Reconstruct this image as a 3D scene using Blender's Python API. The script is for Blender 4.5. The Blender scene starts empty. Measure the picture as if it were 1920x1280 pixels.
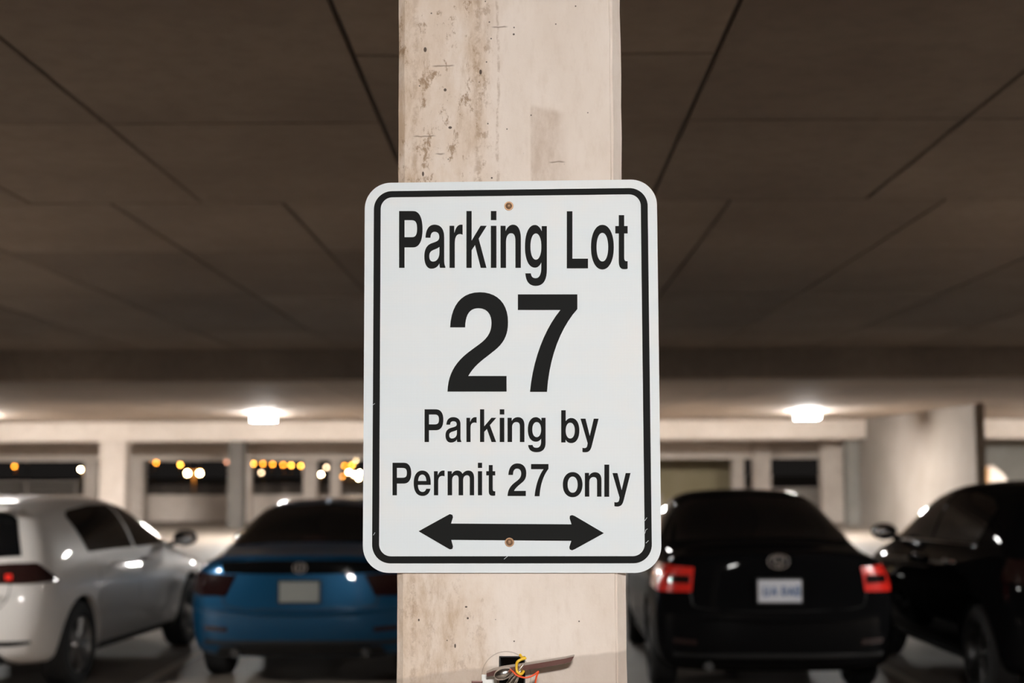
import bpy, bmesh, math, random
from mathutils import Vector, Matrix
from mathutils.bvhtree import BVHTree

random.seed(27)
C = bpy.context.scene.collection
SC = bpy.context.scene

# ------------------------------------------------------------------ camera
CAM = Vector((0.0, 0.0, 1.66))
PITCH, YAW, ROLL = 5.14, 0.64, -0.2
cd = bpy.data.cameras.new('camera')
cd.lens = 50.0
cd.sensor_width = 36.0
cd.clip_end = 2000.0
cd.clip_start = 0.05
cd.dof.use_dof = True
cd.dof.focus_distance = 2.21
cd.dof.aperture_fstop = 3.9
cam = bpy.data.objects.new('camera', cd)
C.objects.link(cam)
CROT = (Matrix.Rotation(math.radians(YAW), 4, 'Z') @ Matrix.Rotation(math.radians(90 + PITCH), 4, 'X')
        @ Matrix.Rotation(math.radians(ROLL), 4, 'Z'))
cam.matrix_world = Matrix.Translation(CAM) @ CROT
SC.camera = cam
FPX = 50.0 / 36.0 * 1920.0


def ray(px, py):
    return (CROT.to_3x3() @ Vector(((px - 960) / FPX, (640 - py) / FPX, -1.0))).normalized()


def at(px, py, y):
    """point of the place at depth y that the photograph shows at (px, py)"""
    d = ray(px, py)
    return CAM + d * (y / d.y)


def X(px, y):
    return at(px, 880, y).x


# ------------------------------------------------------------------ night sky, exposure, lamp strengths
w = bpy.data.worlds.new('night')
SC.world = w
w.use_nodes = True
w.node_tree.nodes['Background'].inputs[0].default_value = (0.9, 0.8, 0.75, 1)
w.node_tree.nodes['Background'].inputs[1].default_value = 0.004
SC.view_settings.view_transform = 'Standard'
SC.view_settings.look = 'None'
SC.view_settings.exposure = 1.58
SC.view_settings.gamma = 1.0
SC.view_settings.use_curve_mapping = False
SC.cycles.use_denoising = True
SC.cycles.max_bounces = 8
SC.cycles.diffuse_bounces = 5
SC.cycles.sample_clamp_indirect = 6.0
LAMP_NEAR = 142.0     # the ceiling light behind the camera
FILL_SIDE = 520.0     # added unseen lights at both sides, brightening the cars
FILL_MID = 130.0      # added unseen lights behind the dark beam
LAMP_FAR = 275.0       # the row far down the garage, seen and added lights alike
LAMP_COLOR = (1.0, 0.975, 0.94)


# ------------------------------------------------------------------ materials
def new_mat(name):
    m = bpy.data.materials.new(name)
    m.use_nodes = True
    nt = m.node_tree
    b = nt.nodes['Principled BSDF']
    return m, nt, b


def pm(name, col, rough=0.5, metal=0.0, coat=0.0, spec=0.5):
    m, nt, b = new_mat(name)
    b.inputs['Base Color'].default_value = (*col, 1)
    b.inputs['Roughness'].default_value = rough
    b.inputs['Metallic'].default_value = metal
    b.inputs['Coat Weight'].default_value = coat
    b.inputs['Coat Roughness'].default_value = 0.03
    b.inputs['Specular IOR Level'].default_value = spec
    return m


def emis(name, col, strength, sample=True):
    m, nt, b = new_mat(name)
    nt.nodes.remove(b)
    e = nt.nodes.new('ShaderNodeEmission')
    e.inputs[0].default_value = (*col, 1)
    e.inputs[1].default_value = strength
    nt.links.new(e.outputs[0], nt.nodes['Material Output'].inputs[0])
    if not sample:
        m.cycles.emission_sampling = 'NONE'
    return m


class NB:
    """tiny node-building helper"""
    def __init__(self, nt):
        self.nt = nt

    def n(self, t, **kw):
        nd = self.nt.nodes.new(t)
        for k, v in kw.items():
            setattr(nd, k, v)
        return nd

    def l(self, a, b):
        self.nt.links.new(a, b)

    def math(self, op, a, b=None, clamp=False):
        nd = self.n('ShaderNodeMath', operation=op)
        nd.use_clamp = clamp
        for i, v in enumerate((a, b)):
            if v is None:
                continue
            if isinstance(v, (int, float)):
                nd.inputs[i].default_value = v
            else:
                self.l(v, nd.inputs[i])
        return nd.outputs[0]

    def ramp(self, val, lo, hi, a=0.0, b=1.0):
        nd = self.n('ShaderNodeMapRange')
        nd.interpolation_type = 'SMOOTHSTEP'
        self.l(val, nd.inputs[0])
        for i, v in zip((1, 2, 3, 4), (lo, hi, a, b)):
            nd.inputs[i].default_value = v
        return nd.outputs[0]

    def noise(self, vec, scale, detail=4, rough=0.55, mul=(1, 1, 1)):
        mp = self.n('ShaderNodeMapping')
        mp.inputs['Scale'].default_value = mul
        self.l(vec, mp.inputs[0])
        nd = self.n('ShaderNodeTexNoise')
        self.l(mp.outputs[0], nd.inputs['Vector'])
        nd.inputs['Scale'].default_value = scale
        nd.inputs['Detail'].default_value = detail
        nd.inputs['Roughness'].default_value = rough
        return nd.outputs[0]

    def mix(self, fac, a, b, mode='MIX'):
        nd = self.n('ShaderNodeMix', data_type='RGBA', blend_type=mode)
        if isinstance(fac, (int, float)):
            nd.inputs[0].default_value = fac
        else:
            self.l(fac, nd.inputs[0])
        for i, v in ((6, a), (7, b)):
            if isinstance(v, tuple):
                nd.inputs[i].default_value = (*v, 1)
            else:
                self.l(v, nd.inputs[i])
        return nd.outputs[2]


def concrete(name, c1, c2, scale=1.5, rough=0.85, island=0.0, spec=0.3):
    m, nt, b = new_mat(name)
    k = NB(nt)
    co = k.n('ShaderNodeTexCoord').outputs['Object']
    n1 = k.noise(co, scale, 6, 0.6)
    f = k.ramp(n1, 0.3, 0.7)
    col = k.mix(f, c1, c2)
    n2 = k.noise(co, scale * 14, 3, 0.6)
    col = k.mix(k.ramp(n2, 0.35, 0.75, 0.0, 0.35), col, tuple(v * 0.75 for v in c1))
    if island:
        g = k.n('ShaderNodeNewGeometry')
        v = k.ramp(g.outputs['Random Per Island'], 0, 1, 1 - island, 1 + island)
        hsv = k.n('ShaderNodeHueSaturation')
        k.l(col, hsv.inputs['Color'])
        k.l(v, hsv.inputs['Value'])
        col = hsv.outputs[0]
    k.l(col, b.inputs['Base Color'])
    b.inputs['Roughness'].default_value = rough
    b.inputs['Specular IOR Level'].default_value = spec
    bp = k.n('ShaderNodeBump')
    bp.inputs['Strength'].default_value = 0.15
    bp.inputs['Distance'].default_value = 0.01
    k.l(n2, bp.inputs['Height'])
    k.l(bp.outputs[0], b.inputs['Normal'])
    return m


def column_material():
    """cast concrete with its own stains, air holes and scratches"""
    m, nt, b = new_mat('column_concrete')
    k = NB(nt)
    co = k.n('ShaderNodeTexCoord').outputs['Object']
    sp = k.n('ShaderNodeSeparateXYZ')
    k.l(co, sp.inputs[0])
    x, z = sp.outputs[0], sp.outputs[2]
    base = k.mix(k.ramp(k.noise(co, 5, 5, 0.6, (1, 1, 0.5)), 0.3, 0.7), (0.72, 0.625, 0.55), (0.82, 0.735, 0.67))
    # fine mottling
    base = k.mix(k.ramp(k.noise(co, 60, 4, 0.7, (1, 1, 0.35)), 0.45, 0.75, 0, 0.30), base, (0.60, 0.49, 0.40))
    # dirty left half, worn in vertical streaks
    left = k.ramp(x, -0.005, -0.06)
    base = k.mix(k.math('MULTIPLY', left, k.ramp(k.noise(co, 22, 6, 0.7, (1, 1, 0.5)), 0.3, 0.6, 0.15, 0.65)), base, (0.66, 0.53, 0.42))
    upper = k.ramp(z, 1.6, 1.9, 0.4, 1.0)
    streak = k.ramp(k.noise(co, 14, 7, 0.72, (1.0, 1, 0.33)), 0.47, 0.66)
    base = k.mix(k.math('MULTIPLY', k.math('MULTIPLY', left, streak), 0.75), base, (0.46, 0.325, 0.21))
    blotch = k.ramp(k.noise(co, 42, 6, 0.75, (1.0, 1, 0.6)), 0.535, 0.64)
    base = k.mix(k.math('MULTIPLY', k.math('MULTIPLY', k.math('MULTIPLY', left, upper), blotch), 0.85), base, (0.31, 0.20, 0.12))
    # thin dirty drip lines
    for cx, wd, z0, z1, st in ((-0.050, 0.005, 1.98, 3.0, 0.5), (-0.018, 0.0018, 1.98, 2.60, 0.45), (-0.150, 0.004, 1.2, 3.0, 0.35)):
        nx = k.math('ADD', x, k.math('MULTIPLY', k.math('SUBTRACT', k.noise(co, 30, 3), 0.5), 0.012))
        ln = k.ramp(k.math('ABSOLUTE', k.math('SUBTRACT', nx, cx)), wd * 1.8, wd * 0.4)
        zz = k.math('MULTIPLY', k.ramp(z, z0, z0 + 0.04), k.ramp(z, z1, z1 - 0.04))
        br = k.ramp(k.noise(co, 55, 4, 0.7), 0.40, 0.60)
        base = k.mix(k.math('MULTIPLY', k.math('MULTIPLY', k.math('MULTIPLY', ln, zz), br), st), base, (0.34, 0.225, 0.14))
    # brown patch above the sign, with a slanted top
    zt = k.math('ADD', z, k.math('MULTIPLY', x, 0.22))
    pt = k.math('MULTIPLY', k.math('MULTIPLY', k.ramp(x, 0.031, 0.036), k.ramp(x, 0.098, 0.068)), k.ramp(zt, 2.247, 2.235))
    pt = k.math('MULTIPLY', pt, k.ramp(z, 1.9, 2.0))
    base = k.mix(k.math('MULTIPLY', pt, k.ramp(k.noise(co, 30, 6, 0.7, (1, 1, 0.4)), 0.30, 0.70, 0.15, 0.8)), base, (0.50, 0.39, 0.31))
    # darker brown foot of the column below the opening
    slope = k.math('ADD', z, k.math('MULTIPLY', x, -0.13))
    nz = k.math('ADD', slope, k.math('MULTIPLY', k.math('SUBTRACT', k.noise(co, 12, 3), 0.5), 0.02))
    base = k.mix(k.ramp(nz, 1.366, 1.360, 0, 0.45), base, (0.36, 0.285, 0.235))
    # air holes
    for sc, thr, dk in ((24, 0.040, 0.95), (47, 0.060, 0.85)):
        v = k.n('ShaderNodeTexVoronoi')
        v.inputs['Scale'].default_value = sc
        k.l(co, v.inputs['Vector'])
        keep = k.math('GREATER_THAN', v.outputs['Color'], 0.62)
        h = k.math('MULTIPLY', k.ramp(v.outputs['Distance'], thr * 1.25, thr * 0.7), keep)
        base = k.mix(k.math('MULTIPLY', h, dk), base, (0.07, 0.05, 0.04))
    # a few larger pits
    for px_, pz_, rx_, rz_ in ((-0.134, 2.327, .0026, .0042), (-0.0455, 2.289, .0022, .0042), (-0.102, 2.261, .0024, .0026), (-0.094, 2.200, .0030, .0022),
                               (-0.137, 2.126, .0018, .0040), (-0.086, 1.391, .0014, .0034), (-0.069, 1.450, .0020, .0014), (-0.142, 1.430, .0014, .0020)):
        ex = k.math('DIVIDE', k.math('SUBTRACT', x, px_), rx_)
        ez = k.math('DIVIDE', k.math('SUBTRACT', z, pz_), rz_)
        er = k.math('ADD', k.math('MULTIPLY', ex, ex), k.math('MULTIPLY', ez, ez))
        base = k.mix(k.ramp(er, 1.3, 0.5, 0, 0.92), base, (0.06, 0.04, 0.03))
    # horizontal scratches
    for zc, x0, x1 in ((2.300, -0.125, -0.085), (2.187, -0.155, -0.115), (2.158, -0.12, -0.10), (2.142, 0.060, 0.090), (2.362, -0.030, 0.0)):
        sz = k.math('ADD', z, k.math('MULTIPLY', k.math('SUBTRACT', k.noise(co, 40, 2), 0.5), 0.006))
        s = k.ramp(k.math('ABSOLUTE', k.math('SUBTRACT', sz, zc)), 0.0018, 0.0004)
        s = k.math('MULTIPLY', s, k.math('MULTIPLY', k.ramp(x, x0, x0 + 0.008), k.ramp(x, x1, x1 - 0.008)))
        base = k.mix(k.math('MULTIPLY', s, 0.7), base, (0.22, 0.16, 0.12))
    # pencilled circle round the opening
    dx = k.math('ADD', x, 0.0075)
    dz = k.math('ADD', z, -1.345)
    rr = k.math('SQRT', k.math('ADD', k.math('MULTIPLY', dx, dx), k.math('MULTIPLY', dz, dz)))
    ring = k.ramp(k.math('ABSOLUTE', k.math('SUBTRACT', rr, 0.0375)), 0.0011, 0.0003)
    base = k.mix(k.math('MULTIPLY', ring, 0.55), base, (0.28, 0.22, 0.17))
    k.l(base, b.inputs['Base Color'])
    b.inputs['Roughness'].default_value = 0.8
    b.inputs['Specular IOR Level'].default_value = 0.25
    bp = k.n('ShaderNodeBump')
    bp.inputs['Strength'].default_value = 0.25
    bp.inputs['Distance'].default_value = 0.003
    k.l(k.noise(co, 70, 4, 0.7), bp.inputs['Height'])
    k.l(bp.outputs[0], b.inputs['Normal'])
    return m


def sheeting_material():
    """white prismatic reflective sheeting: a fine diamond weave"""
    m, nt, b = new_mat('white_sheeting')
    k = NB(nt)
    co = k.n('ShaderNodeTexCoord').outputs['Object']
    sp = k.n('ShaderNodeSeparateXYZ')
    k.l(co, sp.inputs[0])
    x, z = sp.outputs[0], sp.outputs[2]
    P = 2 * math.pi / 0.0046
    s1 = k.math('SINE', k.math('MULTIPLY', k.math('ADD', x, z), P))
    s2 = k.math('SINE', k.math('MULTIPLY', k.math('SUBTRACT', x, z), P))
    d = k.ramp(k.math('MULTIPLY', s1, s2), -0.8, 0.8)
    col = k.mix(d, (0.70, 0.745, 0.78), (0.765, 0.805, 0.835))
    bands = k.noise(co, 22, 2, 0.5, (0.03, 1, 1))
    col = k.mix(k.ramp(bands, 0.4, 0.6, 0, 0.5), col, (0.69, 0.765, 0.82))
    col = k.mix(k.ramp(k.noise(co, 9, 3), 0.5, 0.7, 0, 0.35), col, (0.80, 0.775, 0.755))
    k.l(col, b.inputs['Base Color'])
    b.inputs['Roughness'].default_value = 0.5
    b.inputs['Specular IOR Level'].default_value = 0.3
    return m


M = {}
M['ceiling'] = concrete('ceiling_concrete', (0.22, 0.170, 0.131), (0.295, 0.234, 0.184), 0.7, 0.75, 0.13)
M['ceiling_lit'] = concrete('lit_ceiling_concrete', (0.42, 0.345, 0.28), (0.50, 0.42, 0.35), 0.5, 0.75, 0.10)  # lighter copy of the ceiling concrete, lamplight put into its colour
M['joint'] = pm('joint_shadow_gap', (0.11, 0.085, 0.07), 0.95)
M['beam'] = concrete('beam_concrete', (0.64, 0.55, 0.47), (0.74, 0.65, 0.57), 0.8)
M['side_wall'] = concrete('side_wall_concrete', (0.26, 0.225, 0.195), (0.32, 0.28, 0.245), 0.9)
M['unlit_grey'] = concrete('unlit_grey_concrete', (0.11, 0.098, 0.085), (0.15, 0.135, 0.12), 0.9)  # column's unlit face put into a darker concrete colour
M['wall'] = concrete('wall_concrete', (0.50, 0.42, 0.355), (0.64, 0.56, 0.49), 0.9)
M['grey'] = concrete('grey_concrete', (0.24, 0.225, 0.20), (0.31, 0.29, 0.26), 0.9)
M['floor'] = concrete('floor_concrete', (0.18, 0.147, 0.12), (0.26, 0.217, 0.18), 0.8, 0.6)
M['paint'] = pm('worn_line_paint', (0.50, 0.44, 0.38), 0.7)
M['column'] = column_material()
M['sheeting'] = sheeting_material()
M['black_vinyl'] = pm('black_vinyl', (0.0125, 0.013, 0.013), 0.6, spec=0.05)
M['alu'] = pm('aluminium', (0.7, 0.7, 0.7), 0.35, 1.0)
M['brass'] = pm('brass_screw', (0.36, 0.215, 0.125), 0.55, 0.6)
M['steel'] = pm('steel', (0.62, 0.58, 0.55), 0.22, 1.0)
M['strap_face'] = pm('brown_strap', (0.17, 0.085, 0.075), 0.35, 0.3)
M['strap_edge'] = pm('pale_strap', (0.42, 0.37, 0.33), 0.4, 0.3)
M['box_black'] = pm('black_box', (0.006, 0.006, 0.006), 0.6)
M['yellow'] = pm('yellow_wire', (0.85, 0.52, 0.03), 0.45)
M['red'] = pm('red_wire', (0.80, 0.09, 0.02), 0.45)
M['grey_wire'] = pm('grey_wire', (0.45, 0.42, 0.38), 0.5)
M['lamp_house'] = pm('lamp_housing', (0.8, 0.8, 0.78), 0.4)
M['lamp_near'] = emis('lamp_diffuser_near', LAMP_COLOR, LAMP_NEAR)
M['fill_side'] = emis('fill_diffuser_side', LAMP_COLOR, FILL_SIDE)
M['fill_mid'] = emis('fill_diffuser_mid', LAMP_COLOR, FILL_MID)
M['lamp_far'] = emis('lamp_diffuser_far', LAMP_COLOR, LAMP_FAR)
M['white_paint'] = pm('white_car_paint', (0.62, 0.59, 0.56), 0.4, 0.0, 0.7)
M['blue_paint'] = pm('blue_car_paint', (0.0, 0.070, 0.165), 0.35, 0.6, 0.8)
M['black_paint'] = pm('black_car_paint', (0.005, 0.005, 0.0055), 0.5, 0.0, 0.15, 0.0)
M['glass'] = pm('tinted_glass', (0.004, 0.0045, 0.005), 0.06, 0.0, 0.0, 0.22)
M['trim'] = pm('black_plastic_trim', (0.008, 0.008, 0.008), 0.55)
M['rubber'] = pm('tyre_rubber', (0.010, 0.010, 0.010), 0.8)
M['rim'] = pm('alloy_rim', (0.34, 0.33, 0.32), 0.3, 0.9)
M['rim_dark'] = pm('dark_alloy_rim', (0.10, 0.10, 0.10), 0.35, 0.9)
M['chrome'] = pm('chrome', (0.8, 0.8, 0.82), 0.12, 1.0)
M['red_lens'] = pm('red_lens', (0.85, 0.025, 0.015), 0.25, 0.0, 1.0)
M['dark_lens'] = pm('smoked_lens', (0.018, 0.006, 0.006), 0.12, 0.0, 0.5)
M['clear_lens'] = pm('clear_lens', (0.55, 0.55, 0.55), 0.15, 0.2, 1.0)
M['plate_white'] = pm('plate_white', (0.70, 0.72, 0.78), 0.4)
M['plate_grey'] = pm('plate_grey', (0.30, 0.31, 0.29), 0.3, 0.2)
M['plate_blue'] = pm('plate_blue', (0.10, 0.20, 0.42), 0.5)
M['pole'] = pm('lamp_pole', (0.30, 0.22, 0.15), 0.6)
M['asphalt'] = pm('asphalt', (0.30, 0.26, 0.22), 0.9)
M['rail'] = pm('rail_steel', (0.62, 0.55, 0.48), 0.5)
M['fence'] = pm('fence_steel', (0.16, 0.13, 0.11), 0.6)
M['ochre'] = pm('ochre_tone', (0.40, 0.20, 0.06), 0.6)
M['yellow_wall'] = concrete('ochre_wall', (0.44, 0.36, 0.21), (0.52, 0.43, 0.27), 0.8)


# ------------------------------------------------------------------ mesh helpers
def link(name, me, mat, parent=None, smooth=False):
    o = bpy.data.objects.new(name, me)
    C.objects.link(o)
    for mm in (mat if isinstance(mat, (list, tuple)) else [mat]):
        me.materials.append(mm)
    if smooth:
        for p in me.polygons:
            p.use_smooth = True
        me.set_sharp_from_angle(angle=math.radians(38))
    if parent is not None:
        o.parent = parent
    return o


def obj(name, bm, mat, parent=None, smooth=False):
    me = bpy.data.meshes.new(name)
    bmesh.ops.recalc_face_normals(bm, faces=bm.faces)
    bm.to_mesh(me)
    bm.free()
    return link(name, me, mat, parent, smooth)


def box(bm, lo, hi, bevel=0.0, mi=0):
    lo, hi = Vector(lo), Vector(hi)
    r = bmesh.ops.create_cube(bm, size=1.0)
    vs = r['verts']
    c, s = (lo + hi) / 2, hi - lo
    for v in vs:
        v.co = Vector((v.co.x * s.x, v.co.y * s.y, v.co.z * s.z)) + c
    fs = set(f for v in vs for f in v.link_faces)
    for f in fs:
        f.material_index = mi
    if bevel:
        es = list(set(e for v in vs for e in v.link_edges))
        bmesh.ops.bevel(bm, geom=es, offset=bevel, segments=2, profile=0.6, affect='EDGES')
    return bm


def bmbox(lo, hi, bevel=0.0):
    return box(bmesh.new(), lo, hi, bevel)


def cyl(bm, p0, p1, r0, r1=None, seg=16, mi=0):
    p0, p1 = Vector(p0), Vector(p1)
    r1 = r0 if r1 is None else r1
    d = p1 - p0
    r = bmesh.ops.create_cone(bm, cap_ends=True, segments=seg, radius1=r0, radius2=r1, depth=d.length)
    mt = Matrix.Translation((p0 + p1) / 2) @ d.to_track_quat('Z', 'Y').to_matrix().to_4x4()
    bmesh.ops.transform(bm, matrix=mt, verts=r['verts'])
    for f in set(f for v in r['verts'] for f in v.link_faces):
        f.material_index = mi
    return bm


def tube(bm, pts, rad, seg=8):
    pts = [Vector(p) for p in pts]
    rings = []
    for i, p in enumerate(pts):
        t = (pts[min(i + 1, len(pts) - 1)] - pts[max(i - 1, 0)]).normalized()
        a = t.cross(Vector((0.31, 0.2, 0.93))).normalized()
        b = t.cross(a)
        rr = rad[i] if isinstance(rad, (list, tuple)) else rad
        rings.append([bm.verts.new(p + (a * math.cos(q) + b * math.sin(q)) * rr)
                      for q in (2 * math.pi * j / seg for j in range(seg))])
    for r0, r1 in zip(rings, rings[1:]):
        for j in range(seg):
            bm.faces.new((r0[j], r0[(j + 1) % seg], r1[(j + 1) % seg], r1[j]))
    bm.faces.new(rings[0])
    bm.faces.new(rings[-1][::-1])
    return bm


def smooth_path(pts, n=8):
    pts = [Vector(p) for p in pts]
    out = []
    for i in range(len(pts) - 1):
        p0, p1, p2, p3 = pts[max(i - 1, 0)], pts[i], pts[i + 1], pts[min(i + 2, len(pts) - 1)]
        for k in range(n):
            t = k / n
            out.append(0.5 * ((2 * p1) + (p2 - p0) * t + (2 * p0 - 5 * p1 + 4 * p2 - p3) * t * t
                              + (3 * p1 - p0 - 3 * p2 + p3) * t ** 3))
    out.append(pts[-1])
    return out


def lathe(bm, prof, seg=32, mi=0):
    """profile of (radius, x) turned round the X axis"""
    rings = []
    for r, xx in prof:
        rings.append([bm.verts.new((xx, r * math.cos(2 * math.pi * j / seg), r * math.sin(2 * math.pi * j / seg))) for j in range(seg)])
    for a, b in zip(rings, rings[1:]):
        for j in range(seg):
            f = bm.faces.new((a[j], a[(j + 1) % seg], b[(j + 1) % seg], b[j]))
            f.material_index = mi
    return rings


def extrude_poly(contours, depth, mat, name, parent, to3d):
    """flat filled outline (outer contours and holes) with real thickness"""
    cu = bpy.data.curves.new(name, 'CURVE')
    cu.dimensions = '2D'
    cu.fill_mode = 'BOTH'
    cu.extrude = depth / 2
    for c in contours:
        s = cu.splines.new('POLY')
        s.points.add(len(c) - 1)
        for p, q in zip(s.points, c):
            p.co = (q[0], q[1], 0, 1)
        s.use_cyclic_u = True
    tmp = bpy.data.objects.new('tmp', cu)
    C.objects.link(tmp)
    dg = bpy.context.evaluated_depsgraph_get()
    me = bpy.data.meshes.new_from_object(tmp.evaluated_get(dg))
    bpy.data.objects.remove(tmp)
    bpy.data.curves.remove(cu)
    me.materials.clear()
    for v in me.vertices:
        v.co = to3d(v.co)
    me.name = name
    return link(name, me, mat, parent)


def tag(o, label, cat, group=None, kind=None):
    if label:
        o['label'] = label
    if cat:
        o['category'] = cat
    if group:
        o['group'] = group
    if kind:
        o['kind'] = kind
    return o


def thing(name, label, cat, loc=(0, 0, 0), rotz=0.0, group=None):
    o = bpy.data.objects.new(name, None)
    o.empty_display_size = 0.1
    C.objects.link(o)
    o.location = loc
    o.rotation_euler = (0, 0, rotz)
    return tag(o, label, cat, group)


def struct(name, bm, mat):
    o = obj(name, bm, mat)
    o['kind'] = 'structure'
    return o


# ------------------------------------------------------------------ the garage shell
HC = 3.05            # ceiling height
BEAM_Y, EDGE_Y, SPAN_Y, PAR_Y = 16.5, 41.0, 46.0, 47.0

struct('floor', bmbox((-45, -25, -0.3), (45, 48, 0.0)), M['floor'])

# ceiling: cast panels with open joints between them, and a slab above
bm_near, bm_far = bmesh.new(), bmesh.new()
xs = [X_ for X_ in (-45, -30, -22, -16, -12, -9, -6.8, -4.9, -3.75, -2.6, -1.70, -0.585, 0.64, 1.76, 2.9, 4.0, 5.2, 7.2, 9.5, 12.5, 17, 24, 32, 45)]
ys = [-25, -18, -12, -7, -3, 0.8, 3.2, 5.62, 7.33, 9.0, 11.3, 14.2, 16.5, 19, 21.5, 24, 26.5, 29, 31.5, 34, 36.5, 39, 41.2]
g = 0.010
rows = []
for i in range(len(ys) - 1):
    for j in range(len(xs) - 1):
        x0, x1, y0, y1 = xs[j], xs[j + 1], ys[i], ys[i + 1]
        sh = 0.0
        if y0 >= 7.3:        # panels beyond this joint are laid out with a shift
            sh = 0.42
        if abs(x0) < 3 and -0.6 < x0 < 0.6 and y0 == 3.2:
            # the middle bay has an extra cross joint
            box(bm_near, (x0 + g, y0 + g, HC), (x1 - g, 4.68 - g, HC + 0.1))
            box(bm_near, (x0 + g, 4.68 + g, HC), (x1 - g, y1 - g, HC + 0.1))
            continue
        dz = random.uniform(0, 0.006)
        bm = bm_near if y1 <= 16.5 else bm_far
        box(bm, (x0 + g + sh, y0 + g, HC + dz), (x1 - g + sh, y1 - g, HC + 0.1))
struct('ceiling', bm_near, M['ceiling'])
struct('ceiling', bm_far, M['ceiling_lit'])
struct('ceiling_slab', bmbox((-46, -26, HC + 0.018), (46, 41.4, HC + 0.3)), M['joint'])

struct('beam', bmbox((-45, BEAM_Y, 2.71), (45, BEAM_Y + 0.6, HC + 0.1)), M['ceiling'])
struct('beam', bmbox((-45, EDGE_Y, 2.51), (45, SPAN_Y + 1.2, HC + 0.3)), M['beam'])
struct('beam', bmbox((-45, SPAN_Y, 1.98), (X(1545, SPAN_Y), SPAN_Y + 0.25, 2.6)), M['beam'])

# outer parapet, wall with the stair, back and side walls
struct('wall_front', bmbox((-45, PAR_Y, -0.3), (X(1240, PAR_Y), PAR_Y + 0.2, 0.87)), M['wall'])
struct('wall_right', bmbox((X(1612, 41.85) + 0.004, 31.0, 0), (X(1612, 41.85) + 0.22, 47.2, HC)), M['side_wall'])
struct('wall_right_back', bmbox((X(1800, 33) + 0.2, 44.0, 0), (45, 44.4, HC)), M['grey'])
struct('wall_front_right', bmbox((X(1225, 50), 50.0, -0.3), (X(1392, 50), 50.4, 2.6)), M['yellow_wall'])
struct('wall_front_right_parapet', bmbox((X(1392, 50), 50.0, -0.3), (X(1640, 50), 50.3, 1.0)), M['wall'])
struct('wall_back', bmbox((-45, -25.4, 0), (45, -25, HC)), M['wall'])
struct('wall_left', bmbox((-45.4, -25.4, 0), (-45, 48, HC)), M['wall'])
struct('wall_far_right', bmbox((45, -25.4, 0), (45.4, 48, HC)), M['wall'])
struct('ground', bmbox((-900, 48.3, -6.2), (900, 1500, -6.0)), M['asphalt'])


# ------------------------------------------------------------------ concrete columns
def far_column(px0, px1, y, depth, mat, label, ztop):
    x0, x1 = X(px0, y), X(px1, y)
    b = bmbox((x0, y, 0), (x1, y + depth, ztop), 0.025)
    o = obj('concrete_column', b, mat)
    return tag(o, label, 'column', 'concrete columns far down the garage', 'thing')


far_column(186, 235, 40.9, 0.6, M['wall'], 'wide pale concrete column under the lit beam, behind the white car', 2.508)
far_column(157, 182, 46.32, 0.5, M['wall'], 'narrow pale column just left of the wide column behind the white car', 2.508)
far_column(245, 268, 46.32, 0.5, M['wall'], 'greyish column just right of the wide column behind the white car', 2.508)
far_column(427, 455, 41.3, 0.6, M['unlit_grey'], 'unlit dark grey column left of the blue car, beside a pale post', 2.508)
far_column(456, 470, 45.5, 0.4, M['wall'], 'slim pale post beside the dark grey column behind the blue car', 2.508)
far_column(568, 594, 46.4, 0.5, M['wall'], 'pale column behind the orange lights, above the blue car roof', 2.508)
far_column(619, 638, 46.4, 0.5, M['wall'], 'thin pale column next to the left edge of the sign', 2.508)
far_column(1373, 1396, 46.4, 0.5, M['wall'], 'pale column at the end of the ochre wall right of the sign', 2.508)
far_column(1413, 1446, 45.45, 0.5, M['wall'], 'bright pale column above the black sedan roof, left of a dark opening', 2.508)
far_column(1542, 1582, 43.7, 0.6, M['wall'], 'wide pale column right of the dark opening, next to the long side wall', 2.508)
far_column(1589, 1612, 41.85, 0.6, M['grey'], 'grey column in the corner between pale column and long side wall', 2.508)

# sloping buttress with an ochre edge, made up for an unidentified pale patch
t = thing('pale_wedge', 'made-up pale sloping wedge with ochre edge above the rightmost black car', 'shape', (X(1855, 38), 38.0, 0))
bm = bmesh.new()
prof = [(0, 0), (0.55, 0), (0.55, 1.15), (0.38, 1.46), (0.12, 1.70), (0, 1.70)]
f = bm.faces.new([bm.verts.new((p[0], 0, p[1])) for p in prof])
r = bmesh.ops.extrude_face_region(bm, geom=[f])
bmesh.ops.translate(bm, verts=[v for v in r['geom'] if isinstance(v, bmesh.types.BMVert)], vec=(0, 0.8, 0))
obj('wedge', bm, M['wall'], t)
obj('ochre_edge', bmbox((-0.10, 0, 0), (0.0, 0.8, 1.66), 0.01), M['ochre'], t)

# handrail beyond the parapet at the far left
t = thing('handrail', 'thin steel handrail on the parapet at the far left', 'railing', (X(70, 47.1), 47.1, 0.87))
for k, zz in enumerate((0.20, 0.42)):
    obj('rail', cyl(bmesh.new(), (-12, 0, zz), (1.4, 0, zz), 0.025, seg=8), M['rail'], t)
for k in range(9):
    obj('post', cyl(bmesh.new(), (-11.9 + k * 1.65, 0, 0), (-11.9 + k * 1.65, 0, 0.42), 0.02, seg=8), M['rail'], t)

t = thing('mesh_fence', 'low dark fence on the parapet behind the twin street lamp', 'fence', (X(350, 47.12), 47.12, 0.87))
x0, x1 = X(272, 47.12) - t.location.x, X(690, 47.12) - t.location.x
for zz in (0.06, 0.14, 0.22, 0.30):
    obj('rail', cyl(bmesh.new(), (x0, 0, zz), (x1, 0, zz), 0.014, seg=8), M['fence'], t)
for k in range(12):
    xx = x0 + (x1 - x0) * k / 11
    obj('post', cyl(bmesh.new(), (xx, 0, 0), (xx, 0, 0.33), 0.02, seg=8), M['fence'], t)

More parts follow.
